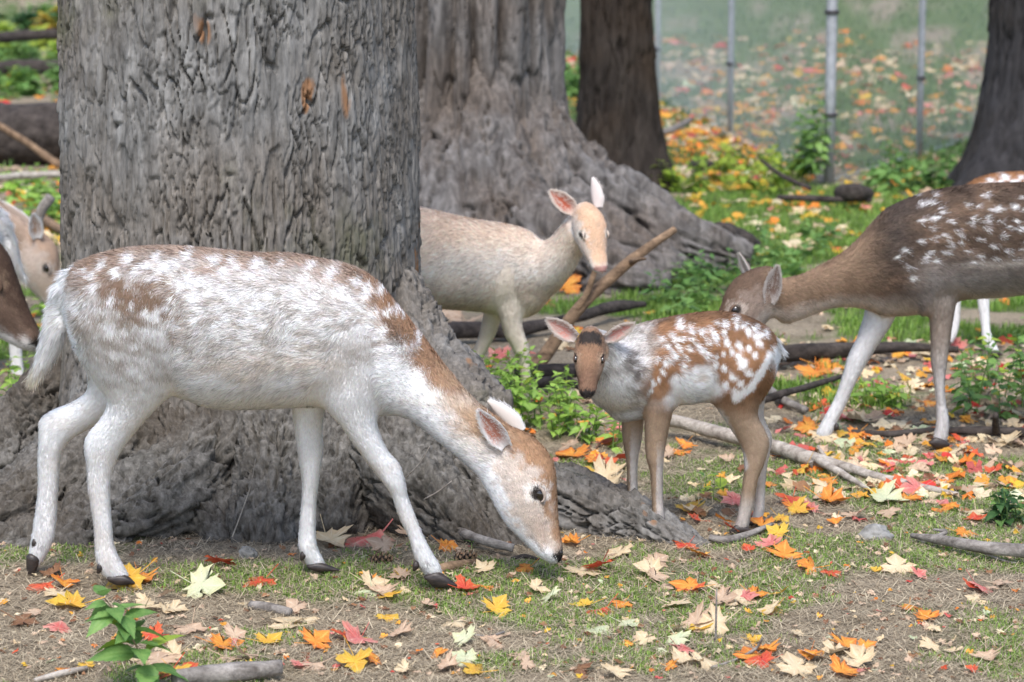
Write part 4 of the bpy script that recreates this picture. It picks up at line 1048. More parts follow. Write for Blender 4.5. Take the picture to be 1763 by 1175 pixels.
# ------------------------------------------------------------------ fallen wood
def wood_mat(name, light, dark, sc=30):
    k = NT(name, .9, .15); a = k.noise(sc, 5, .65, k.coord('Object', (.6, 1, 1)), .4); b = k.noise(sc * 4, 4, .7, k.coord('Object'))
    c = k.ramp(a, [(.32, dark), (.68, light)]); c = k.mix(.5, c, k.ramp(b, [(.3, (.5,) * 3), (.7, (1.35,) * 3)]), 'MULTIPLY')
    k.col(c).bump(b, .5, .006); return k.m
M['wood_grey'] = wood_mat('wood_grey', (.34, .31, .28), (.10, .085, .075)); M['wood_brown'] = wood_mat('wood_brown', (.30, .20, .125), (.09, .058, .038))
M['wood_dark'] = wood_mat('wood_dark', (.085, .07, .062), (.022, .018, .016)); M['wood_pale'] = wood_mat('wood_pale', (.52, .47, .41), (.20, .165, .14))
def gz(P): return float(gh(P[0], P[1]))
def branch(label, pts, rad, mat, seed=0, forks=(), name='fallen_branch', cat='branch', bark=.10, k=12, group=None):
    """pts: (x, y, z above ground of the centre) read off the photograph, rad in photograph pixels"""
    W_ = [];
    for q in pts:
        if len(q) > 3: W_.append(at(q[0], q[1], q[3]))
        else: W_.append(atz(q[0], q[1], q[2] + gz(on_ground(q[0], q[1]))))
    rr = [r_ * P[1] / FPX for r_, P in zip(rad, W_)]
    bf = lambda U, PH, r: r * (bark * 1.3 * fbm(U * 14, np.cos(PH) * 1.5, np.sin(PH) * 1.5, 3, seed) + bark * .8 * vn(U * 5, np.cos(PH) * 5, np.sin(PH) * 5, seed + 3))
    t = thing(name, label, cat, W_[0], group)
    L = sum(np.linalg.norm(np.array(a) - b) for a, b in zip(W_[:-1], W_[1:]))
    sub = max(3, int(L / .012 / len(pts)))
    link('stem', tube(W_, rr, k, min(sub, 40), bf).mesh('stem'), mat, t)
    for (fp_, fr) in forks:
        F_ = [at(q[0], q[1], q[3]) if len(q) > 3 else atz(q[0], q[1], q[2] + gz(on_ground(q[0], q[1]))) for q in fp_]
        link('side_branch', tube(F_, [r_ * P[1] / FPX for r_, P in zip(fr, F_)], 9, 12, bf).mesh('side_branch'), mat, t)
    return t
branch('long grey branch lying on the grass from behind the fawn to beyond the yellow leaves', [(1145,722,.05),(1200,735,.045),(1260,752,.04),(1330,768,.035),(1395,790,.03),(1450,803,.025),(1520,824,.02),(1590,840,.018),(1650,852,.012)], [11,12,12,12,13,9,8,7,4], M['wood_pale'], 1,
       [([(1395,786,.035),(1430,805,.03),(1465,825,.022),(1500,846,.012)], [9,7,6,3]), ([(1395,795,.03),(1398,806,.01)], [6, 2]), ([(1420,788,.035),(1408,768,.06)], [5, 2])])
yb_ = on_ground(918, 655)[1]
branch('brown broken branch propped up at a slant in front of the ridged tree', [(905,650,0,yb_),(940,610,0,yb_+.05),(985,545,0,yb_+.1),(1025,503,0,yb_+.15),(1075,458,0,yb_+.2),(1120,424,0,yb_+.25),(1162,395,0,yb_+.3)], [11,12,11,10,10,8,6], M['wood_brown'], 5,
       [([(988,540,0,yb_+.1),(1008,510,0,yb_+.1),(1020,480,0,yb_+.1),(1032,440,0,yb_+.1)], [7,6,5,3]), ([(1085,452,0,yb_+.2),(1100,447,0,yb_+.12),(1112,446,0,yb_+.1)], [6,4,2])])
branch('thick weathered log lying behind the nettle plant at the foot of the grass', [(300,1168,.03),(350,1163,.03),(420,1156,.03),(484,1148,.03)], [16,17,16,14], M['wood_grey'], 9, name='fallen_log', cat='log')
branch('short grey bark chunk lying on the green grass', [(432,1042,.01),(460,1046,.012),(500,1054,.01)], [8,10,7], M['wood_grey'], 11, name='bark_chunk', cat='wood')
branch('thin pale stick lying on the bare soil beside the tall nettle plant', [(60,1172,.012),(105,1160,.012),(150,1150,.01)], [5,6,4], M['wood_pale'], 12)
branch('short curved stick lying under the fawn hind hooves', [(1222,926,.014),(1250,930,.012),(1290,920,.012),(1330,902,.02)], [6,7,6,3], M['wood_grey'], 13)
branch('dark stick lying across the moss between two roots', [(782,912,.03),(815,925,.03),(850,936,.025),(884,944,.02)], [8,8,8,7], M['wood_grey'], 14)
branch('rotten bark strip lying beside the pine cone', [(745,982,.01),(775,975,.012),(826,966,.01)], [6,8,4], M['wood_brown'], 15, name='bark_chunk', cat='wood')
branch('curled brown bark piece lying under the doe muzzle', [(880,962,.008),(905,958,.016),(930,964,.008)], [3,4,2], M['wood_dark'], 16, name='bark_chunk', cat='wood')
branch('grey fallen branch half sunk in the grass beside the round stone', [(1570,922,.02),(1620,930,.03),(1690,942,.03),(1770,950,.03),(1840,960,.02)], [5,9,11,12,8], M['wood_grey'], 17,
       [([(1610,925,.03),(1628,916,.04),(1608,912,.05)], [5,4,2]), ([(1690,950,.02),(1730,966,.008),(1750,970,.005)], [3,2,1.5])])
branch('slender dark branch slanting between the fawn and the dark doe', [(1302,694,.03),(1340,680,.05),(1385,668,.05),(1450,648,.06)], [6,7,6,4], M['wood_dark'], 18)
branch('short grey branch stub lying under the slanting dark branch', [(1320,668,.02),(1350,690,.025),(1388,706,.02)], [8,8,6], M['wood_grey'], 19)
branch('straight dark plank like log lying behind the fawn rump', [(1335,608,.05),(1420,605,.05),(1500,600,.05),(1560,598,.04),(1650,602,.03)], [15,16,12,9,6], M['wood_dark'], 20, name='fallen_log', cat='log')
branch('dark grey stick running past the dark doe hooves', [(1465,745,.02),(1530,748,.02),(1600,742,.02),(1680,742,.02),(1770,745,.02)], [5,6,6,8,8], M['wood_dark'], 21, [([(1715,742,.03),(1714,715,.1)], [7,5])])
branch('dark bent branch lying behind the cream deer forelegs', [(700,588,.05),(780,570,.06),(880,568,.05),(970,552,.05),(1050,530,.07),(1110,524,.05)], [14,16,13,9,11,5], M['wood_dark'], 22)
branch('blackened log lying behind the bright green nettles', [(890,640,.05),(960,640,.06),(1030,636,.05)], [14,15,10], M['wood_dark'], 23, name='fallen_log', cat='log')
branch('dark rotting stick lying among the leaves below the cream deer', [(760,650,.03),(860,668,.04),(960,655,.04),(1010,670,.03)], [9,10,9,6], M['wood_dark'], 24)
yl = on_ground(60, 290)[1]
branch('massive dark log lying behind the great tree', [(-320,235,0,yl+.5),(-100,234,0,yl+.35),(40,231,0,yl+.25),(160,229,0,yl+.2),(300,228,0,yl+.15)], [50,54,54,52,48], M['wood_dark'], 25, name='fallen_log', cat='log', k=48, bark=.05)
branch('bare curved branch leaning on the massive dark log', [(-60,185,0,yl-.4),(0,218,0,yl-.4),(50,248,0,yl-.45),(95,280,0,yl-.5),(150,305,0,yl-.5)], [6,6,6,7,6], M['wood_brown'], 26)
branch('reddish stick lying behind the tan deer ear', [(60,368,.05),(95,390,.05),(140,410,.05)], [8,8,6], M['wood_brown'], 27)
branch('grey snag poking up beside the tan deer ear', [(62,395,0,yb+.5),(72,362,0,yb+.5),(88,338,0,yb+.5)], [8,9,8], M['wood_grey'], 28)
branch('thin dark twig arching out of the bright undergrowth by the fence', [(1310,276,0,15.6),(1345,302,0,15.4),(1395,325,0,15.2)], [3,4,4], M['wood_dark'], 29)
branch('dark log end half hidden beside the fence corner post', [(1445,332,.08),(1470,332,.09),(1495,334,.07)], [14,16,12], M['wood_dark'], 30, name='fallen_log', cat='log')
branch('thin branch lying across the background grass', [(1340,340,.04),(1420,343,.05),(1500,345,.04)], [5,6,4], M['wood_dark'], 31)
branch('dark chunk of log on the yellow leaves by the slim tree', [(1190,284,.06),(1210,286,.07),(1232,287,.05)], [8,10,7], M['wood_dark'], 32, name='fallen_log', cat='log')
branch('grey branch lying on leaves beside the slim dark tree', [(1125,232,.05),(1160,222,.08),(1190,206,.12)], [5,6,4], M['wood_grey'], 33)
branch('gnarled dark stump of root lying behind the green weeds', [(1200,415,.1),(1235,408,.12),(1270,412,.1),(1300,430,.05)], [16,24,20,12], M['wood_dark'], 34, name='fallen_log', cat='log', bark=.3)
for i, (x0, y0, x1, y1, r_, lb) in enumerate(((-40, 70, 140, 58, 9, 'dark far log lying under the autumn bushes'), (-60, 122, 130, 116, 12, 'thick dark far log below the autumn bushes'), (-30, 310, 130, 300, 6, 'pale bare stick lying below the massive log'))):
    branch(lb, [(x0, y0, .15), ((x0 + x1) / 2, (y0 + y1) / 2 - 3, .15), (x1, y1, .15)], [r_, r_ * 1.1, r_], M['wood_dark'] if i < 2 else M['wood_pale'], 40 + i, name='fallen_log', cat='log')
# dead twigs standing by the roots
for i, (pp, rr, lb) in enumerate((([(698,822,0,7.2),(715,806,0,7.2),(728,790,0,7.2),(740,768,0,7.2)], [1.2,1.1,1,.6], 'thin dry twig standing up behind the doe foreleg'),
        ([(730,860,0,7.25),(755,846,0,7.25),(778,828,0,7.25)], [1.2,1,.6], 'thin dry twig slanting over the dark root hollow'),
        ([(400,925,0,7.22),(415,885,0,7.22),(432,835,0,7.22),(440,790,0,7.22)], [1.3,1.1,.9,.6], 'pale dry grass stalk standing against the root'),
        ([(1232,1110,0,6.3),(1233,1060,0,6.3),(1234,1015,0,6.3)], [2.2,2,1.2], 'thin grey twig standing upright among the cream leaves'),
        ([(1225,1150,.008),(1262,1138,.01),(1300,1118,.02),(1312,1100,.05)], [3,3,3,2], 'dark forked twig lying beside the orange leaf pile'),
        ([(800,1090,.006),(840,1096,.006),(868,1088,.01)], [2,2.4,2], 'curved thin twig on the bare soil by the yellow leaf'))):
    branch(lb, pp, rr, M['wood_pale'] if i < 3 else M['wood_grey'], 60 + i, k=6, name='dry_twig', cat='twig')

# ------------------------------------------------------------------ stones, moss cushions, pine cones
k = NT('stone', .85, .2); a = k.noise(25, 6, .65, k.coord('Object')); k.col(k.ramp(a, [(.3, (.12, .115, .105)), (.7, (.33, .32, .30))])).bump(a, .5, .01); M['stone'] = k.m
k = NT('moss', .95, .05); a = k.noise(90, 4, .7, k.coord('Object')); k.col(k.ramp(a, [(.3, (.04, .06, .008)), (.7, (.19, .23, .03))])).bump(a, 1, .01); M['moss'] = k.m
def lump(name, label, cat, x, y, rx, ry, rz, mat, seed, rough=.25, n=26, zoff=.3):
    P = on_ground(x, y); s_ = P[1] / FPX
    TH, PHI = np.meshgrid(np.linspace(.06, math.pi - .06, n), np.arange(n * 2) / n / 2 * 2 * math.pi, indexing='ij')
    d = np.stack([np.sin(TH) * np.cos(PHI), np.sin(TH) * np.sin(PHI), np.cos(TH)], -1)
    r = 1 + rough * fbm(d[..., 0] * 1.6 + seed, d[..., 1] * 1.6, d[..., 2] * 1.6, 3, seed) + rough * .25 * vn(d[..., 0] * 9, d[..., 1] * 9, d[..., 2] * 9, seed)
    G = Geo(); rings(G, P + d * r[..., None] * np.array([rx, ry, rz]) * s_ + [0, 0, rz * s_ * zoff])
    return tag(link(name, G.mesh(name), mat), label, cat)
lump('stone', 'rounded grey stone half buried beside the fallen branch', 'stone', 1508, 928, 28, 26, 19, M['stone'], 3)
lump('stone', 'small pointed grey stone in the grass behind the red leaf', 'stone', 428, 962, 16, 14, 18, M['stone'], 4, .35)
lump('stone', 'small pale pebble on the bare soil beside the branch end', 'stone', 1588, 935, 9, 9, 6, M['stone'], 6)
lump('moss_cushion', 'bright green moss cushion between the root and the doe throat', 'moss', 795, 898, 26, 24, 16, M['moss'], 7, .4)
lump('moss_cushion', 'small dark moss cushion beside the bigger bright one', 'moss', 838, 906, 13, 12, 12, M['moss'], 8, .4)
def cone(label, x, y, seed):
    P = on_ground(x, y); t = thing('pine_cone', label, 'pine cone', P, 'pine cones on the soil'); rg = np.random.default_rng(seed)
    ax = np.array([.98, .12, .1]); ax /= np.linalg.norm(ax); u = np.cross(ax, [0, 0, 1.]); u /= np.linalg.norm(u); v = np.cross(u, ax)
    c = P + [0, 0, .014]; L = .055
    link('core', tube([c - ax * L / 2, c, c + ax * L / 2], [.006, .009, .003], 8, 3).mesh('core'), M['wood_dark'], t)
    G = Geo()
    n = 44
    for i in range(n):
        f = i / n; th = i * 2.4; rr = .017 * math.sin(math.pi * (.15 + .8 * f)) + .003; o = u * math.cos(th) + v * math.sin(th); s_ = np.cross(ax, o)
        b = c + ax * (f - .5) * L; q = b + o * rr + ax * .006
        G.add([b + s_ * .003, b - s_ * .003, q - s_ * .0055 - ax * .001, q + ax * .003 + o * .001, q + s_ * .0055 - ax * .001, q - ax * .004 - o * .002], [(0, 1, 2, 5), (0, 5, 4, 4)][:1], [(2, 3, 5), (3, 4, 5), (5, 4, 0)])
    o = link('scales', G.mesh('scales', False), M['wood_brown'], t); o['kind'] = 'stuff'
cone('dark brown pine cone lying just beyond the doe front hoof', 800, 968, 1)
cone('brown pine cone lying behind the doe foreleg', 655, 972, 2)

# ------------------------------------------------------------------ maple leaves
HALF = [(.12, -.06), (.45, -.20), (.42, -.05), (.56, .04), (.92, .10), (.80, .22), (1.02, .48), (.82, .47), (.64, .58), (.44, .47), (.50, .66), (.62, .88), (.41, .84), (.26, 1.0)]
OUT = np.array([(0, 0)] + HALF + [(0, 1.28)] + [(-x, y) for x, y in HALF[::-1]]); OUT = (OUT - [0, .38]) * .62
TIPS = {2, 5, 7, 12, 15, 18, 23, 25, 28}
def leaf_mesh(seed, curl, fold, wave):
    rg = np.random.default_rng(seed); n = len(OUT)
    o = OUT * (1 + rg.uniform(-.07, .07, (n, 1))) + rg.normal(0, .012, (n, 2))
    P = np.concatenate([[[0, -.02]], o * .52, o]); x, y = P[:, 0], P[:, 1]
    r = np.hypot(x, y); th = np.arctan2(y, x)
    z = curl * r ** 2 + fold * np.abs(x) + wave * r * np.sin(th * 3 + seed) + .07 * r * rg.normal(0, 1, len(P)) * (r > .3)
    z = z * .62; V = np.stack([x, y, z], 1); i = np.arange(n); j = (i + 1) % n
    t = np.stack([np.zeros(n, int), 1 + i, 1 + j], 1); q = np.stack([1 + i, 1 + n + i, 1 + n + j, 1 + j], 1)
    G = Geo(); G.add(V, q, t)
    b = np.array([0, -.24, z[0]]); s0 = .012
    e = np.array([rg.uniform(-.2, .2), -.75, .1 + rg.uniform(0, .2)])
    G.add([b + [s0, 0, 0], b - [s0, 0, 0], e - [s0 * .8, 0, 0], e + [s0 * .8, 0, 0], b + [0, 0, s0 * 1.5], e + [0, 0, s0 * 1.5]], [(0, 3, 5, 4), (1, 4, 5, 2)])
    m = G.mesh('maple_leaf'); vein = np.zeros(len(m.vertices)); vein[0] = .7
    for q_ in range(n):
        if q_ in TIPS: vein[1 + q_] = 1; vein[1 + n + q_] = .8
    edge = np.zeros(len(vein)); edge[1 + n:1 + 2 * n] = 1
    setcol(m, 'vein', np.stack([vein, edge, vein * 0], 1))
    return m
def leaf_mat(name, c1, c2, ce, vein):
    k = NT('leaf_' + name, .55, .3); co = k.coord('Object'); oi = k.n('ShaderNodeObjectInfo')
    va = k.n('ShaderNodeVectorMath', operation='ADD'); k.l(co, va.inputs[0]); mv = k.n('ShaderNodeVectorMath', operation='SCALE'); k.l(oi.outputs['Location'], mv.inputs[0]); mv.inputs['Scale'].default_value = 37; k.l(mv.outputs[0], va.inputs[1])
    a = k.noise(2.6, 4, .6, va.outputs[0]); b = k.noise(14, 3, .6, va.outputs[0])
    sp = k.n('ShaderNodeSeparateColor'); k.l(k.attr('vein'), sp.inputs[0])
    c = k.ramp(a, [(.36, c1), (.62, c2)])
    mu = k.n('ShaderNodeMath', operation='MULTIPLY'); k.l(sp.outputs[1], mu.inputs[0]); k.l(b, mu.inputs[1])
    c = k.mix(mu.outputs[0], c, ce)
    pw = k.n('ShaderNodeMath', operation='POWER'); k.l(sp.outputs[0], pw.inputs[0]); pw.inputs[1].default_value = 5
    c = k.mix(pw.outputs[0], c, vein); c = k.mix(k.ramp(b, [(.62, (0, 0, 0)), (.74, (.6, .6, .6))]), c, (.12, .06, .03))
    k.col(c).bump(b, .3, .05)
    tr = k.n('ShaderNodeBsdfTranslucent'); k.l(c, tr.inputs[0]); mx = k.n('ShaderNodeMixShader'); mx.inputs[0].default_value = .22
    k.l(k.b.outputs[0], mx.inputs[1]); k.l(tr.outputs[0], mx.inputs[2]); k.l(mx.outputs[0], k.t.nodes['Material Output'].inputs[0]); return k.m
LC = {'red': ((.52, .045, .035), (.62, .10, .04), (.55, .16, .04), (.65, .25, .12)), 'pink': ((.62, .20, .18), (.55, .12, .10), (.6, .35, .25), (.7, .42, .34)),
      'orange': ((.68, .20, .03), (.70, .32, .05), (.50, .10, .03), (.75, .45, .12)), 'yellow': ((.68, .42, .045), (.70, .34, .05), (.45, .38, .06), (.74, .56, .16)),
      'cream': ((.68, .56, .37), (.66, .50, .30), (.52, .36, .20), (.74, .64, .46)), 'beige': ((.58, .42, .29), (.50, .35, .24), (.40, .24, .15), (.66, .52, .38)),
      'brown': ((.20, .09, .045), (.27, .14, .07), (.12, .06, .035), (.34, .20, .11)), 'pale green': ((.50, .55, .34), (.58, .58, .38), (.55, .50, .25), (.66, .68, .48))}
LM = {k_: leaf_mat(k_.replace(' ', '_'), *v) for k_, v in LC.items()}
SHAPES = [leaf_mesh(s_, c_, f_, w_) for s_, c_, f_, w_ in ((1, .10, .04, .06), (2, .40, .08, .10), (3, -.40, -.05, .10), (4, .15, .40, .08), (5, -.2, -.30, .12), (6, .75, .1, .2), (7, .05, .0, .18))]
LMESH = {}
for c_ in LC:
    for i, m_ in enumerate(SHAPES):
        q = m_.copy(); q.name = 'maple_leaf'; q.materials.append(LM[c_]); LMESH[c_, i] = q
def zone(x, y):
    if y > 940: return 'in front of the grazing doe' if x < 880 else ('in front of the fawn' if x < 1340 else 'around the rounded grey stone')
    if y > 660: return 'among the roots of the great grey tree' if x < 955 else ('around the fawn hooves' if x < 1370 else 'around the dark doe hooves')
    return 'on the ground behind the cream deer' if x < 1250 else 'behind the dark doe forelegs'
lrg = np.random.default_rng(77)
NLEAF = 0
def leaf(x, y, wpx, c, tilt=None, shape=None, z=None):
    global NLEAF
    P = on_ground(x, y); sz = wpx * P[1] / FPX / .88
    t = lrg.uniform(.05, .62) if tilt is None else tilt; yaw = lrg.uniform(0, 6.28); td = lrg.normal(0, 1.1)
    i = lrg.integers(0, 7) if shape is None else shape
    o = bpy.data.objects.new('maple_leaf', LMESH[c, int(i)]); COL.objects.link(o)
    o.rotation_mode = 'QUATERNION'
    q = Matrix.Rotation(t, 4, Vector((math.cos(td), math.sin(td), 0))) @ Matrix.Rotation(yaw, 4, 'Z')
    o.rotation_quaternion = q.to_quaternion(); o.scale = (sz * lrg.uniform(.75, 1.05), sz * lrg.uniform(.75, 1.1), sz * lrg.uniform(.7, 1.3))
    o.location = (P[0], P[1], P[2] + (.008 + .25 * sz * math.sin(t) if z is None else z))
    NLEAF += 1
    ad = ('large' if sz > .095 else 'small' if sz < .062 else 'medium') + ' ' + ('flat', 'cupped', 'domed', 'folded', 'drooping', 'curled up', 'wavy')[int(i)]
    lb_ = '%s %s maple leaf lying %s' % (ad, c, zone(x, y))
    return tag(o, lb_, 'leaf', lb_[:60])
LEAVES = '''r 382 978 52|r 446 1006 62|r 412 920 44|p 640 935 105|r 640 892 56|r 802 1020 50|r 265 1105 46|r 290 1165 70|r 598 1105 60|o 545 1115 60|p 615 1112 60|y 220 1010 70|r 75 1015 52|o 110 1012 40|y 122 1048 66|
e 95 1028 46|e 245 1055 80|e 300 1056 46|e 505 1080 92|g 348 1022 66|b 405 1105 46|o 385 1118 62|b 395 1138 50|y 462 1110 50|y 612 1152 66|o 640 1142 36|y 668 1070 40|e 570 940 60|y 568 925 55|o 590 875 34|
e 640 1015 58|b 690 998 44|g 640 1026 50|y 855 1058 52|e 785 1078 54|g 945 1040 48|e 835 988 44|o 905 985 34|o 985 940 44|o 1200 960 46|e 1005 990 60|r 1030 985 56|r 1035 1055 56|y 1005 1048 44|o 1070 1048 36|
g 1028 1090 52|e 1065 960 52|b 1130 975 46|e 1120 993 48|o 1185 1020 50|r 1180 945 44|e 1165 1048 54|r 1195 1022 42|e 1270 1040 72|o 1300 1030 46|y 1330 1058 44|e 1230 1090 70|y 1205 1090 46|e 1165 1092 40|p 1175 1125 48|
g 1165 1112 48|e 1180 1145 62|e 1215 1152 60|o 1300 1140 70|r 1310 1150 56|o 1320 1125 44|e 1370 1165 76|b 1405 1140 54|o 1395 1138 34|e 1440 1130 60|o 1455 1118 56|o 1492 1120 34|p 1470 1160 50|o 1450 1168 56|e 1480 1150 60|
o 1595 1070 46|e 1545 988 58|o 1350 965 52|y 1335 955 36|p 1325 945 36|o 1440 905 30|r 1365 870 52|o 1375 885 50|y 1372 887 44|p 1395 885 34|o 1430 868 54|r 1550 848 60|p 1575 852 60|o 1560 865 50|g 1525 866 60|y 1510 855 42|
o 1620 882 36|o 1635 880 30|e 1680 890 52|r 1680 900 40|p 1690 1020 52|o 1660 925 40|e 1690 948 40|e 1600 1120 44|b 1530 890 42|y 1345 900 34|p 1265 870 50|e 1265 910 0|y 1190 885 50|e 1205 890 56|o 1245 905 40|r 1262 920 36|
o 985 790 60|o 1020 800 44|r 1040 805 44|y 1005 812 44|e 1045 830 62|p 1040 770 48|o 1045 765 40|r 1075 795 40|o 1165 785 46|b 1150 790 46|o 1180 775 34|e 1060 840 50|b 980 780 60|
o 1390 745 52|y 1400 738 44|e 1420 760 52|o 1475 757 34|e 1480 730 60|y 1440 755 40|y 1545 692 40|b 1510 690 56|o 1600 700 30|e 1550 735 42|b 1560 770 40|e 1530 800 46|y 1380 815 42|o 1420 835 46|e 1420 850 44|y 1435 805 30|
e 1480 800 40|p 1485 805 34|o 1425 640 56|o 1400 650 50|y 1450 640 34|b 1370 630 60|p 1645 605 36|e 1710 755 62|r 1750 755 50|b 1695 700 60|e 1740 720 46|o 1660 780 30|e 1735 770 50|e 1690 830 40|b 1740 810 46|e 1590 755 50|
r 1670 1018 30|e 1640 1130 40|b 1700 1140 46|y 740 945 0|o 770 948 44|r 785 887 36|b 850 885 34|y 435 1165 46|b 60 1040 0|b 510 1055 46|e 345 1170 44|b 540 1150 60|b 770 1155 50|y 815 1165 60|o 470 1168 0|e 545 1080 0|b 660 950 50|b 700 925 40|
b 20 850 36|o 15 640 26|r 40 560 24|o 55 545 20|b 35 605 30|o 825 560 0|b 770 545 60|e 740 535 60|b 800 560 50|e 720 600 44|o 790 620 44|b 830 640 46|p 860 620 40|e 960 600 40|y 975 590 50|o 975 505 50|b 1000 640 40|e 1010 690 50|b 1080 620 50|b 1130 640 46'''
CK = {'r': 'red', 'p': 'pink', 'o': 'orange', 'y': 'yellow', 'e': 'cream', 'b': 'beige', 'g': 'pale green', 'n': 'brown'}
for it in LEAVES.replace('\n', '').split('|'):
    c_, x_, y_, w_ = it.split(); w_ = float(w_)
    if w_ > 0: leaf(float(x_), float(y_), w_, CK[c_])
ck = list(LC); cp = np.array([.07, .08, .14, .10, .26, .25, .06, .04])
n0 = NLEAF
while NLEAF < 298:
    if lrg.random() < .6: x_ = lrg.uniform(0, 1763); y_ = lrg.uniform(985, 1172)
    else: x_ = lrg.uniform(950, 1763); y_ = lrg.uniform(600, 980)
    P = on_ground(x_, y_)
    leaf(x_, y_, lrg.uniform(.03, .075) * FPX / P[1], ck[lrg.choice(8, p=cp)])
# beyond those: the carpet of leaves further back and the crumbs between
def leaf_carpet(name, label, n, xr, yr, smin, smax, probs, seed, tiltmax=.6):
    rg = np.random.default_rng(seed); G = Geo(); cols_ = []
    base = OUT[[0, 2, 4, 5, 7, 10, 12, 15, 18, 20, 23, 25, 26, 28]]; nb = len(base)
    PP = on_ground_many(rg.uniform(*xr, n), rg.uniform(*yr, n))
    for i in range(n):
        P = PP[i]
        s_ = rg.uniform(smin, smax); c = ck[rg.choice(8, p=probs)]; yaw = rg.uniform(0, 6.28); t = rg.uniform(0, tiltmax); td = rg.normal(0, 1.1)
        Mx = np.array((Matrix.Rotation(t, 3, Vector((math.cos(td), math.sin(td), 0))) @ Matrix.Rotation(yaw, 3, 'Z')))
        V = np.concatenate([[[0, 0, 0]], np.concatenate([base, (.6 * rg.normal(0, .25) * (base ** 2).sum(1) + rg.normal(0, .08, nb))[:, None]], 1)])
        k_ = np.arange(nb); G.add(V @ Mx.T * s_ + P + [0, 0, .006 + .3 * s_ * math.sin(t)], (), np.stack([np.zeros(nb, int), 1 + k_, 1 + (k_ + 1) % nb], 1))
        cc = np.array(LC[c][rg.integers(0, 2)]) * rg.uniform(.75, 1.15); cols_.append(np.tile(cc, (nb + 1, 1)))
    m = G.mesh(name, False); setcol(m, 'coat', np.concatenate(cols_)); return tag(link(name, m, M['litter']), label, 'leaves', kind='stuff')
M['litter'] = m_attr('leaf_litter', rough=.6, spec=.25, trans=.2, grain=.25, gs=120)
leaf_carpet('leaf_carpet', 'scattered small fallen leaves between the deer', 500, (0, 1763), (520, 900), .02, .055, np.array([.05, .05, .13, .09, .2, .25, .2, .03]), 5)
leaf_carpet('leaf_drift', 'drift of fallen leaves around the dark doe and the long branch', 380, (1330, 1763), (590, 870), .03, .07, np.array([.06, .08, .17, .10, .27, .22, .07, .03]), 15)
leaf_carpet('leaf_crumbs', 'crumbs of dry leaf strewn over the soil', 1500, (0, 1763), (880, 1174), .006, .022, np.array([.02, .03, .06, .05, .22, .35, .25, .02]), 6)
leaf_carpet('far_leaves', 'autumn leaves carpeting the ground by the fence', 900, (950, 1763), (180, 440), .04, .10, np.array([.03, .07, .2, .25, .28, .13, .02, .02]), 7)
leaf_carpet('yellow_leaves', 'yellow and orange leaves gathered round the slim dark tree', 420, (1120, 1330), (190, 330), .05, .11, np.array([.03, .05, .25, .40, .2, .05, .0, .02]), 8)
leaf_carpet('slope_leaves', 'leaves scattered over the grassy slope beyond the fence', 1500, (880, 1763), (-40, 200), .05, .13, np.array([.04, .14, .16, .08, .34, .22, .0, .02]), 9)
leaf_carpet('background_leaves', 'fallen leaves behind the massive dark log', 500, (-100, 140), (0, 420), .05, .12, np.array([.03, .04, .25, .3, .2, .13, .03, .02]), 10)

# ------------------------------------------------------------------ grass
def blades(name, label, n, sampler, hmin, hmax, wmin, wmax, c1, c2, mat, seed, dens=True, flat=False):
    rg = np.random.default_rng(seed)
    X, Y = sampler(rg, n)
    if dens:
        keep = rg.random(len(X)) < sst(.46, 1.05, gmask(X, Y) + .25 * vn(X * 14, Y * 14, None, 4)); X, Y = X[keep], Y[keep]
    n = len(X); Z = gh(X, Y); h = rg.uniform(hmin, hmax, n); w_ = rg.uniform(wmin, wmax, n); yaw = rg.uniform(0, 6.28, n); le = rg.uniform(.2, .9, n)
    d = np.stack([np.cos(yaw), np.sin(yaw), 0 * yaw], 1); s_ = np.stack([-np.sin(yaw), np.cos(yaw), 0 * yaw], 1); up = np.array([0, 0, 1.])
    B = np.stack([X, Y, Z - .002], 1)
    if flat:
        el = rg.uniform(-.05, .35, n); ax = d * np.cos(el)[:, None] + up * np.sin(el)[:, None]
        B[:, 2] += rg.uniform(.001, .008, n)
        V = np.stack([B - s_ * w_[:, None], B + s_ * w_[:, None], B + ax * h[:, None] + s_ * w_[:, None] * .6, B + ax * h[:, None] - s_ * w_[:, None] * .6], 1)
        f = [np.arange(n * 4).reshape(-1, 4)]; m_ = 4
    else:
        mid = B + up * (h * .6)[:, None] + d * (h * le * .25)[:, None]; tip = B + up * (h * (1 - .35 * le))[:, None] + d * (h * le * .8)[:, None]
        V = np.stack([B - s_ * w_[:, None], B + s_ * w_[:, None], mid + s_ * w_[:, None] * .7, mid - s_ * w_[:, None] * .7, tip], 1); i = np.arange(n)[:, None] * 5
        f = [i + np.array([[0, 1, 2, 3]]), i + np.array([[3, 2, 4]])]; m_ = 5
    m = mesh(name, V.reshape(-1, 3), f); t = rg.random(n)[:, None]; C = np.array(c1) * (1 - t) + np.array(c2) * t; C = C * rg.uniform(.7, 1.25, (n, 1))
    setcol(m, 'coat', np.repeat(C, m_, 0)); return tag(link(name, m, mat), label, 'grass', kind='stuff')
M['grass'] = m_attr('grass_blade', rough=.5, spec=.3, trans=.35)
M['straw'] = m_attr('straw', rough=.8, spec=.2, trans=.15)
def wedge(y0, y1, pw=1.0):
    def f(rg, n):
        Y = y0 + (y1 - y0) * rg.random(n) ** pw; return rg.uniform(-.215, .215, n) * Y, Y
    return f
blades('short_grass', 'short green grass in patches on the soil', 260000, wedge(5.9, 9.2, 1.2), .006, .022, .0008, .0017, (.13, .26, .03), (.34, .46, .10), M['grass'], 1)
blades('mid_grass', 'green grass behind the fawn and the dark doe', 170000, wedge(9.2, 17, 1.1), .02, .06, .0014, .003, (.10, .22, .025), (.28, .40, .08), M['grass'], 2)
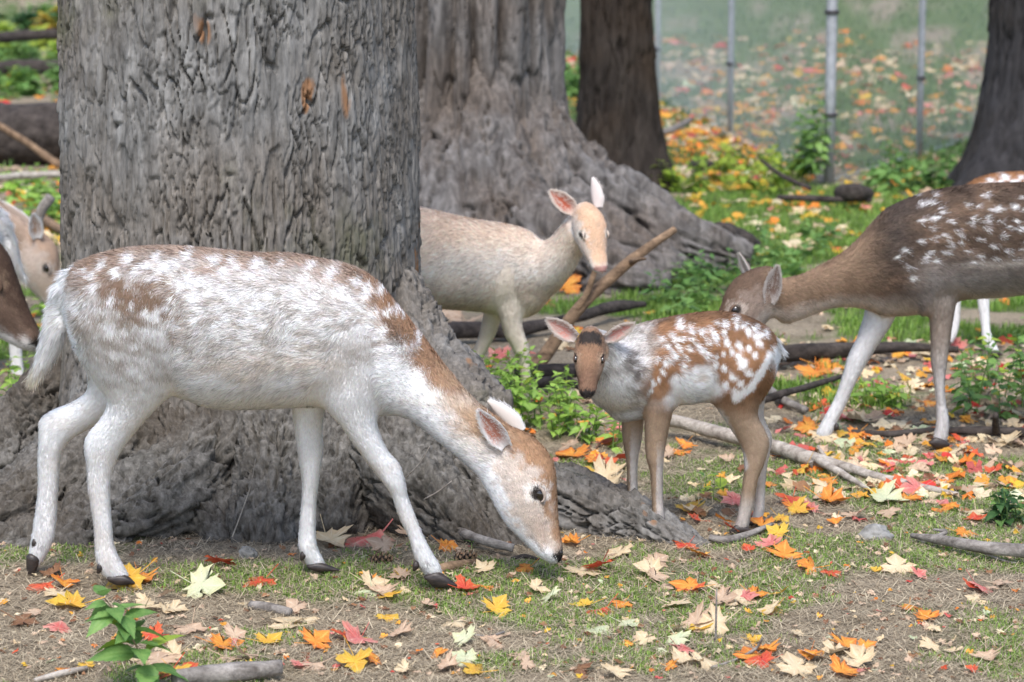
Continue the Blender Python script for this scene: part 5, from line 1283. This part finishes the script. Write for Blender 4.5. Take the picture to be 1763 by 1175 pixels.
blades('far_grass', 'grass on the slope beyond the fence', 90000, wedge(17, 45, 1.3), .03, .09, .004, .009, (.07, .14, .035), (.16, .24, .07), M['grass'], 3)
blades('dry_grass', 'dry straw and thatch strewn over the soil', 180000, wedge(5.9, 9.5, 1.2), .012, .05, .0005, .0012, (.56, .47, .33), (.22, .17, .115), M['straw'], 4, False, True)

# ------------------------------------------------------------------ green plants
def pleaf_mesh(seed, fold, droop):
    """toothed ovate leaf along +Y, unit length"""
    ys_ = [0, .06, .16, .2, .32, .36, .48, .52, .64, .68, .8, .84, 1]; wd = [.02, .17, .27, .25, .32, .28, .29, .25, .22, .18, .13, .09, 0]
    V = []; rg = np.random.default_rng(seed)
    for y_, w_ in zip(ys_, wd):
        z = -droop * y_ ** 2
        V += [(-w_, y_, z + fold * w_ + rg.normal(0, .008)), (0, y_, z), (w_, y_, z + fold * w_ + rg.normal(0, .008))]
    q = []
    for i in range(len(ys_) - 1):
        for j in (0, 1): q.append((i * 3 + j, i * 3 + j + 1, i * 3 + j + 4, i * 3 + j + 3))
    G = Geo(); G.add(V, q); m = G.mesh('leaf'); return m
def green_mat(name, a_, b_):
    k = NT(name, .5, .3); n_ = k.noise(3, 4, .6, k.coord('Object')); c = k.ramp(n_, [(.35, a_), (.65, b_)])
    oi = k.n('ShaderNodeObjectInfo'); c = k.mix(1., c, k.ramp(oi.outputs['Random'], [(0, (.7, .75, .7)), (1, (1.25, 1.2, 1.1))]), 'MULTIPLY'); k.col(c)
    wv = k.n('ShaderNodeTexWave'); wv.inputs['Scale'].default_value = 2.2; wv.inputs['Distortion'].default_value = 1; k.l(k.coord('Object', (1, 1.6, 0)), wv.inputs[0]); k.bump(wv.outputs[0], .12, .03)
    tr = k.n('ShaderNodeBsdfTranslucent'); k.l(c, tr.inputs[0]); mx = k.n('ShaderNodeMixShader'); mx.inputs[0].default_value = .4
    k.l(k.b.outputs[0], mx.inputs[1]); k.l(tr.outputs[0], mx.inputs[2]); k.l(mx.outputs[0], k.t.nodes['Material Output'].inputs[0]); return k.m
GM = {'bright': green_mat('leaf_bright', (.24, .42, .07), (.38, .55, .14)), 'mid': green_mat('leaf_mid', (.12, .25, .07), (.22, .36, .11)), 'dark': green_mat('leaf_deep', (.03, .085, .03), (.075, .15, .05)),
      'lime': green_mat('leaf_lime', (.28, .42, .05), (.42, .50, .09)), 'rust': green_mat('leaf_rust', (.45, .25, .05), (.40, .35, .06))}
PSH = [pleaf_mesh(s_, f_, d_) for s_, f_, d_ in ((1, .3, .15), (2, .15, .4), (3, .5, .3), (4, .05, .6))]
PME = {}
for c_ in GM:
    for i, m_ in enumerate(PSH):
        q = m_.copy(); q.name = 'leaf'; q.materials.append(GM[c_]); PME[c_, i] = q
M['stem'] = NT('green_stem', .6, .3).col((.13, .20, .05)).m; M['stem_red'] = NT('stem_red', .6, .3).col((.17, .12, .06)).m
prg = np.random.default_rng(909)
def plant(x, y, hpx, tone, label, group, nst=2, lean=0., leafsz=.055, join=False, spread=.35, name='nettle_plant', cat='plant', nodes=None, stem='stem'):
    P = on_ground(x, y); s_ = P[1] / FPX; H = hpx * s_
    pre_ = 'low ' if H < .14 else 'tall ' if H > .24 else ''
    if group: label = pre_ + label; group = pre_ + group
    t = thing(name, label, cat, P, group)
    GS, GL = Geo(), Geo(); cl = []
    for st_ in range(nst):
        az = prg.uniform(0, 6.28); sp = 0 if nst == 1 else spread * prg.uniform(.4, 1); h = H * (1 if st_ == 0 else prg.uniform(.55, 1.0))
        d = np.array([math.cos(az) * sp + lean, math.sin(az) * sp * .6, 0])
        b = P + (0 if nst == 1 else np.array([prg.normal(0, .02), prg.normal(0, .02), 0])) - [0, 0, .01]
        pts = [b, b + np.array([0, 0, h * .4]) + d * h * .25, b + np.array([0, 0, h * .75]) + d * h * .6, b + np.array([0, 0, h]) + d * h * .95]
        C = catmull(np.array(pts), 12); tube(C, np.linspace(.0028, .001, len(C)), 6, 1, G=GS)
        nn = nodes or max(3, int(h / (.038 if join else .030)))
        for j in range(nn + 1):
            f = .22 + .78 * j / nn; Q = C[min(len(C) - 1, int(f * (len(C) - 1)))]
            ls = leafsz * (1.15 - .6 * f ** 3) * prg.uniform(.8, 1.15)
            a0 = prg.uniform(0, .5) + (j % 2) * math.pi / 2
            for sd_ in (0, math.pi):
                yaw = a0 + sd_ + prg.normal(0, .25); pit = prg.normal(.15, .25) + .5 * (j == nn); roll = prg.normal(0, .3)
                Mx = Matrix.Rotation(yaw, 4, 'Z') @ Matrix.Rotation(pit, 4, 'X') @ Matrix.Rotation(roll, 4, 'Y') @ Matrix.Translation((0, .15 * ls, 0)) @ Matrix.Scale(ls, 4)
                tn = tone if prg.random() > .15 else ('lime' if tone in ('bright', 'mid') else 'mid'); sh = int(prg.integers(0, 4))
                if join:
                    m_ = PSH[sh]; v = np.array([q.co[:] for q in m_.vertices]); M3 = np.array(Mx)
                    fq = np.array([list(p.vertices) for p in m_.polygons])[[0, 1, 8, 9, 14, 15, 22, 23]] if False else np.array([(0, 1, 13, 12), (1, 2, 14, 13), (12, 13, 25, 24), (13, 14, 26, 25), (24, 25, 37, 36), (25, 26, 38, 37)])
                    GL.add(v @ M3[:3, :3].T + M3[:3, 3] + Q, fq)
                else:
                    o = bpy.data.objects.new('leaf', PME[tn, sh]); COL.objects.link(o); o.parent = t
                    o.matrix_basis = Matrix.Translation(Vector(Q - P)) @ Mx
    link('stem', GS.mesh('stem'), M[stem], t)
    if join: link('foliage', GL.mesh('foliage'), GM[tone], t)['kind'] = 'stuff'
    return t
plant(268, 1195, 185, 'mid', 'tall nettle plant leaning over the grass in front of the fallen log', None, 1, -.5, .082, nodes=14, stem='stem_red')
for (x_, y_, h_) in ((800,742,110),(830,730,130),(860,748,115),(880,715,120),(905,745,120),(930,735,105),(960,755,100),(985,748,95),(1010,762,80),(1035,758,80),(1060,770,60),(900,700,95),(850,700,110),(940,700,70),(975,720,80),(825,690,90)):
    lb_ = ('bright green nettle growing against the cream deer forelegs' if y_ < 705 else 'bright green nettle growing just behind the ears of the grazing doe' if x_ < 910 else
           'bright green nettle growing between the doe forehead and the fawn chest' if x_ < 1000 else 'small bright green nettle growing beside the fawn far foreleg')
    plant(x_, y_, h_, 'bright', lb_, lb_[20:], 3, prg.normal(0, .15), .044)
for (x_, y_, h_) in ((1488,705,50),(1515,700,58),(1545,705,40)): plant(x_, y_, h_, 'bright', 'bright green weed between the dark doe forelegs', 'weeds between the dark doe forelegs', 2, 0, .05)
for (x_, y_, h_) in ((1650,690,90),(1680,700,110),(1710,690,100),(1740,700,120),(1765,695,110),(1660,715,60),(1725,725,70),(1700,660,90),(1755,650,110)): plant(x_, y_, h_, 'mid', 'green weed growing behind the dark doe near hoof', 'weeds behind the dark doe', 2, 0, .05)
for (x_, y_, h_) in ((1710,900,60),(1740,905,70),(1765,900,60),(1725,880,50)): plant(x_, y_, h_, 'dark', 'deep green weed at the end of the half sunk branch', 'weeds by the half sunk branch', 2, 0, .045)
for (x_, y_, h_) in ((1215,850,36),(1240,846,34),(1228,862,26)): plant(x_, y_, h_, 'lime', 'lime green seedling growing between the fawn legs', 'seedlings between the fawn legs', 1, 0, .05, nodes=1)
plant(812, 946, 18, 'mid', 'small green seedling growing in front of the dark stick on the moss', None, 1, 0, .03, nodes=1)
plant(495, 918, 56, 'mid', 'young green plant growing against the root by the far foreleg', None, 2, .1, .035)
for (x_, y_, h_) in ((28,868,56),(50,850,40)): plant(x_, y_, h_, 'mid', 'young green plant growing on the root behind the doe hind legs', 'plants on the root behind the hind legs', 2, 0, .04)
for (x_, y_, h_) in ((10,720,60),(35,690,60),(20,660,50),(90,560,50),(100,530,40),(75,545,36)): plant(x_, y_, h_, 'bright', 'green weed growing under the dark brown deer muzzle', 'weeds under the dark brown deer', 2, 0, .05)
for (x_, y_, h_) in ((1140,528,60),(1170,520,70),(1200,512,80),(1230,505,70),(1260,500,70),(1290,505,60),(1165,545,50),(1210,535,50),(1300,470,60),(1330,455,50),(1245,470,60),(1180,495,60),(1370,450,45),(1400,440,40),(1350,480,50),(1320,500,50),(1270,530,45),(1420,420,40),(1380,410,36),(1310,420,40)):
    plant(x_, y_, h_, 'mid', 'leafy green weed growing beside the ridged tree root', 'weeds beside the ridged tree root', 3, 0, .06, True)
for (x_, y_) in ((1150,330),(1200,335),(1240,315),(1280,335),(1310,320),(1340,335),(1370,320),(1260,300),(1330,300)): plant(x_, y_, prg.uniform(35, 70), 'lime', 'yellow green weed growing among leaves near the fence corner', 'weeds near the fence corner', 4, 0, .075, True)
for (x_, y_) in ((1530,335),(1560,330),(1590,325),(1615,330),(1640,318),(1500,325),(1545,310)): plant(x_, y_, prg.uniform(40, 65), 'mid', 'dusty green weed growing at the foot of the slate grey tree', 'weeds by the slate grey tree', 4, 0, .075, True)
for (x_, y_) in ((960,170),(985,175),(1000,168),(975,160)): plant(x_, y_, 65, 'mid', 'green bush sprig growing between the ridged and slim trees', 'bush sprigs between the trees', 5, 0, .10, True)
for (x_, y_, h_) in ((1390,318,140),(1405,322,165),(1375,320,110)): plant(x_, y_, h_, 'mid', 'leafy green shrub growing against the fence corner post', 'shrubs at the fence corner', 3, 0, .075, True, .25, 'shrub', 'shrub')
for (x_, y_) in ((60,385),(90,380),(110,372),(40,370),(75,350),(100,340),(55,335),(20,345)): plant(x_, y_, prg.uniform(40, 60), 'bright', 'green weed growing in front of the massive dark log', 'weeds before the massive log', 4, 0, .075, True)
for i in range(16): plant(prg.uniform(-20, 125), prg.uniform(95, 178), prg.uniform(40, 60), ['mid', 'mid', 'lime'][i % 3], 'green bush sprig growing behind the massive dark log', 'bush sprigs behind the massive log', 5, 0, .11, True)
for i in range(22): plant(prg.uniform(-20, 130), prg.uniform(0, 92), prg.uniform(30, 50), ['mid', 'rust', 'lime', 'dark'][i % 4], 'autumn coloured bush growing far behind the massive log', 'far autumn bushes', 6, 0, .16, True, name='autumn_bush', cat='bush')
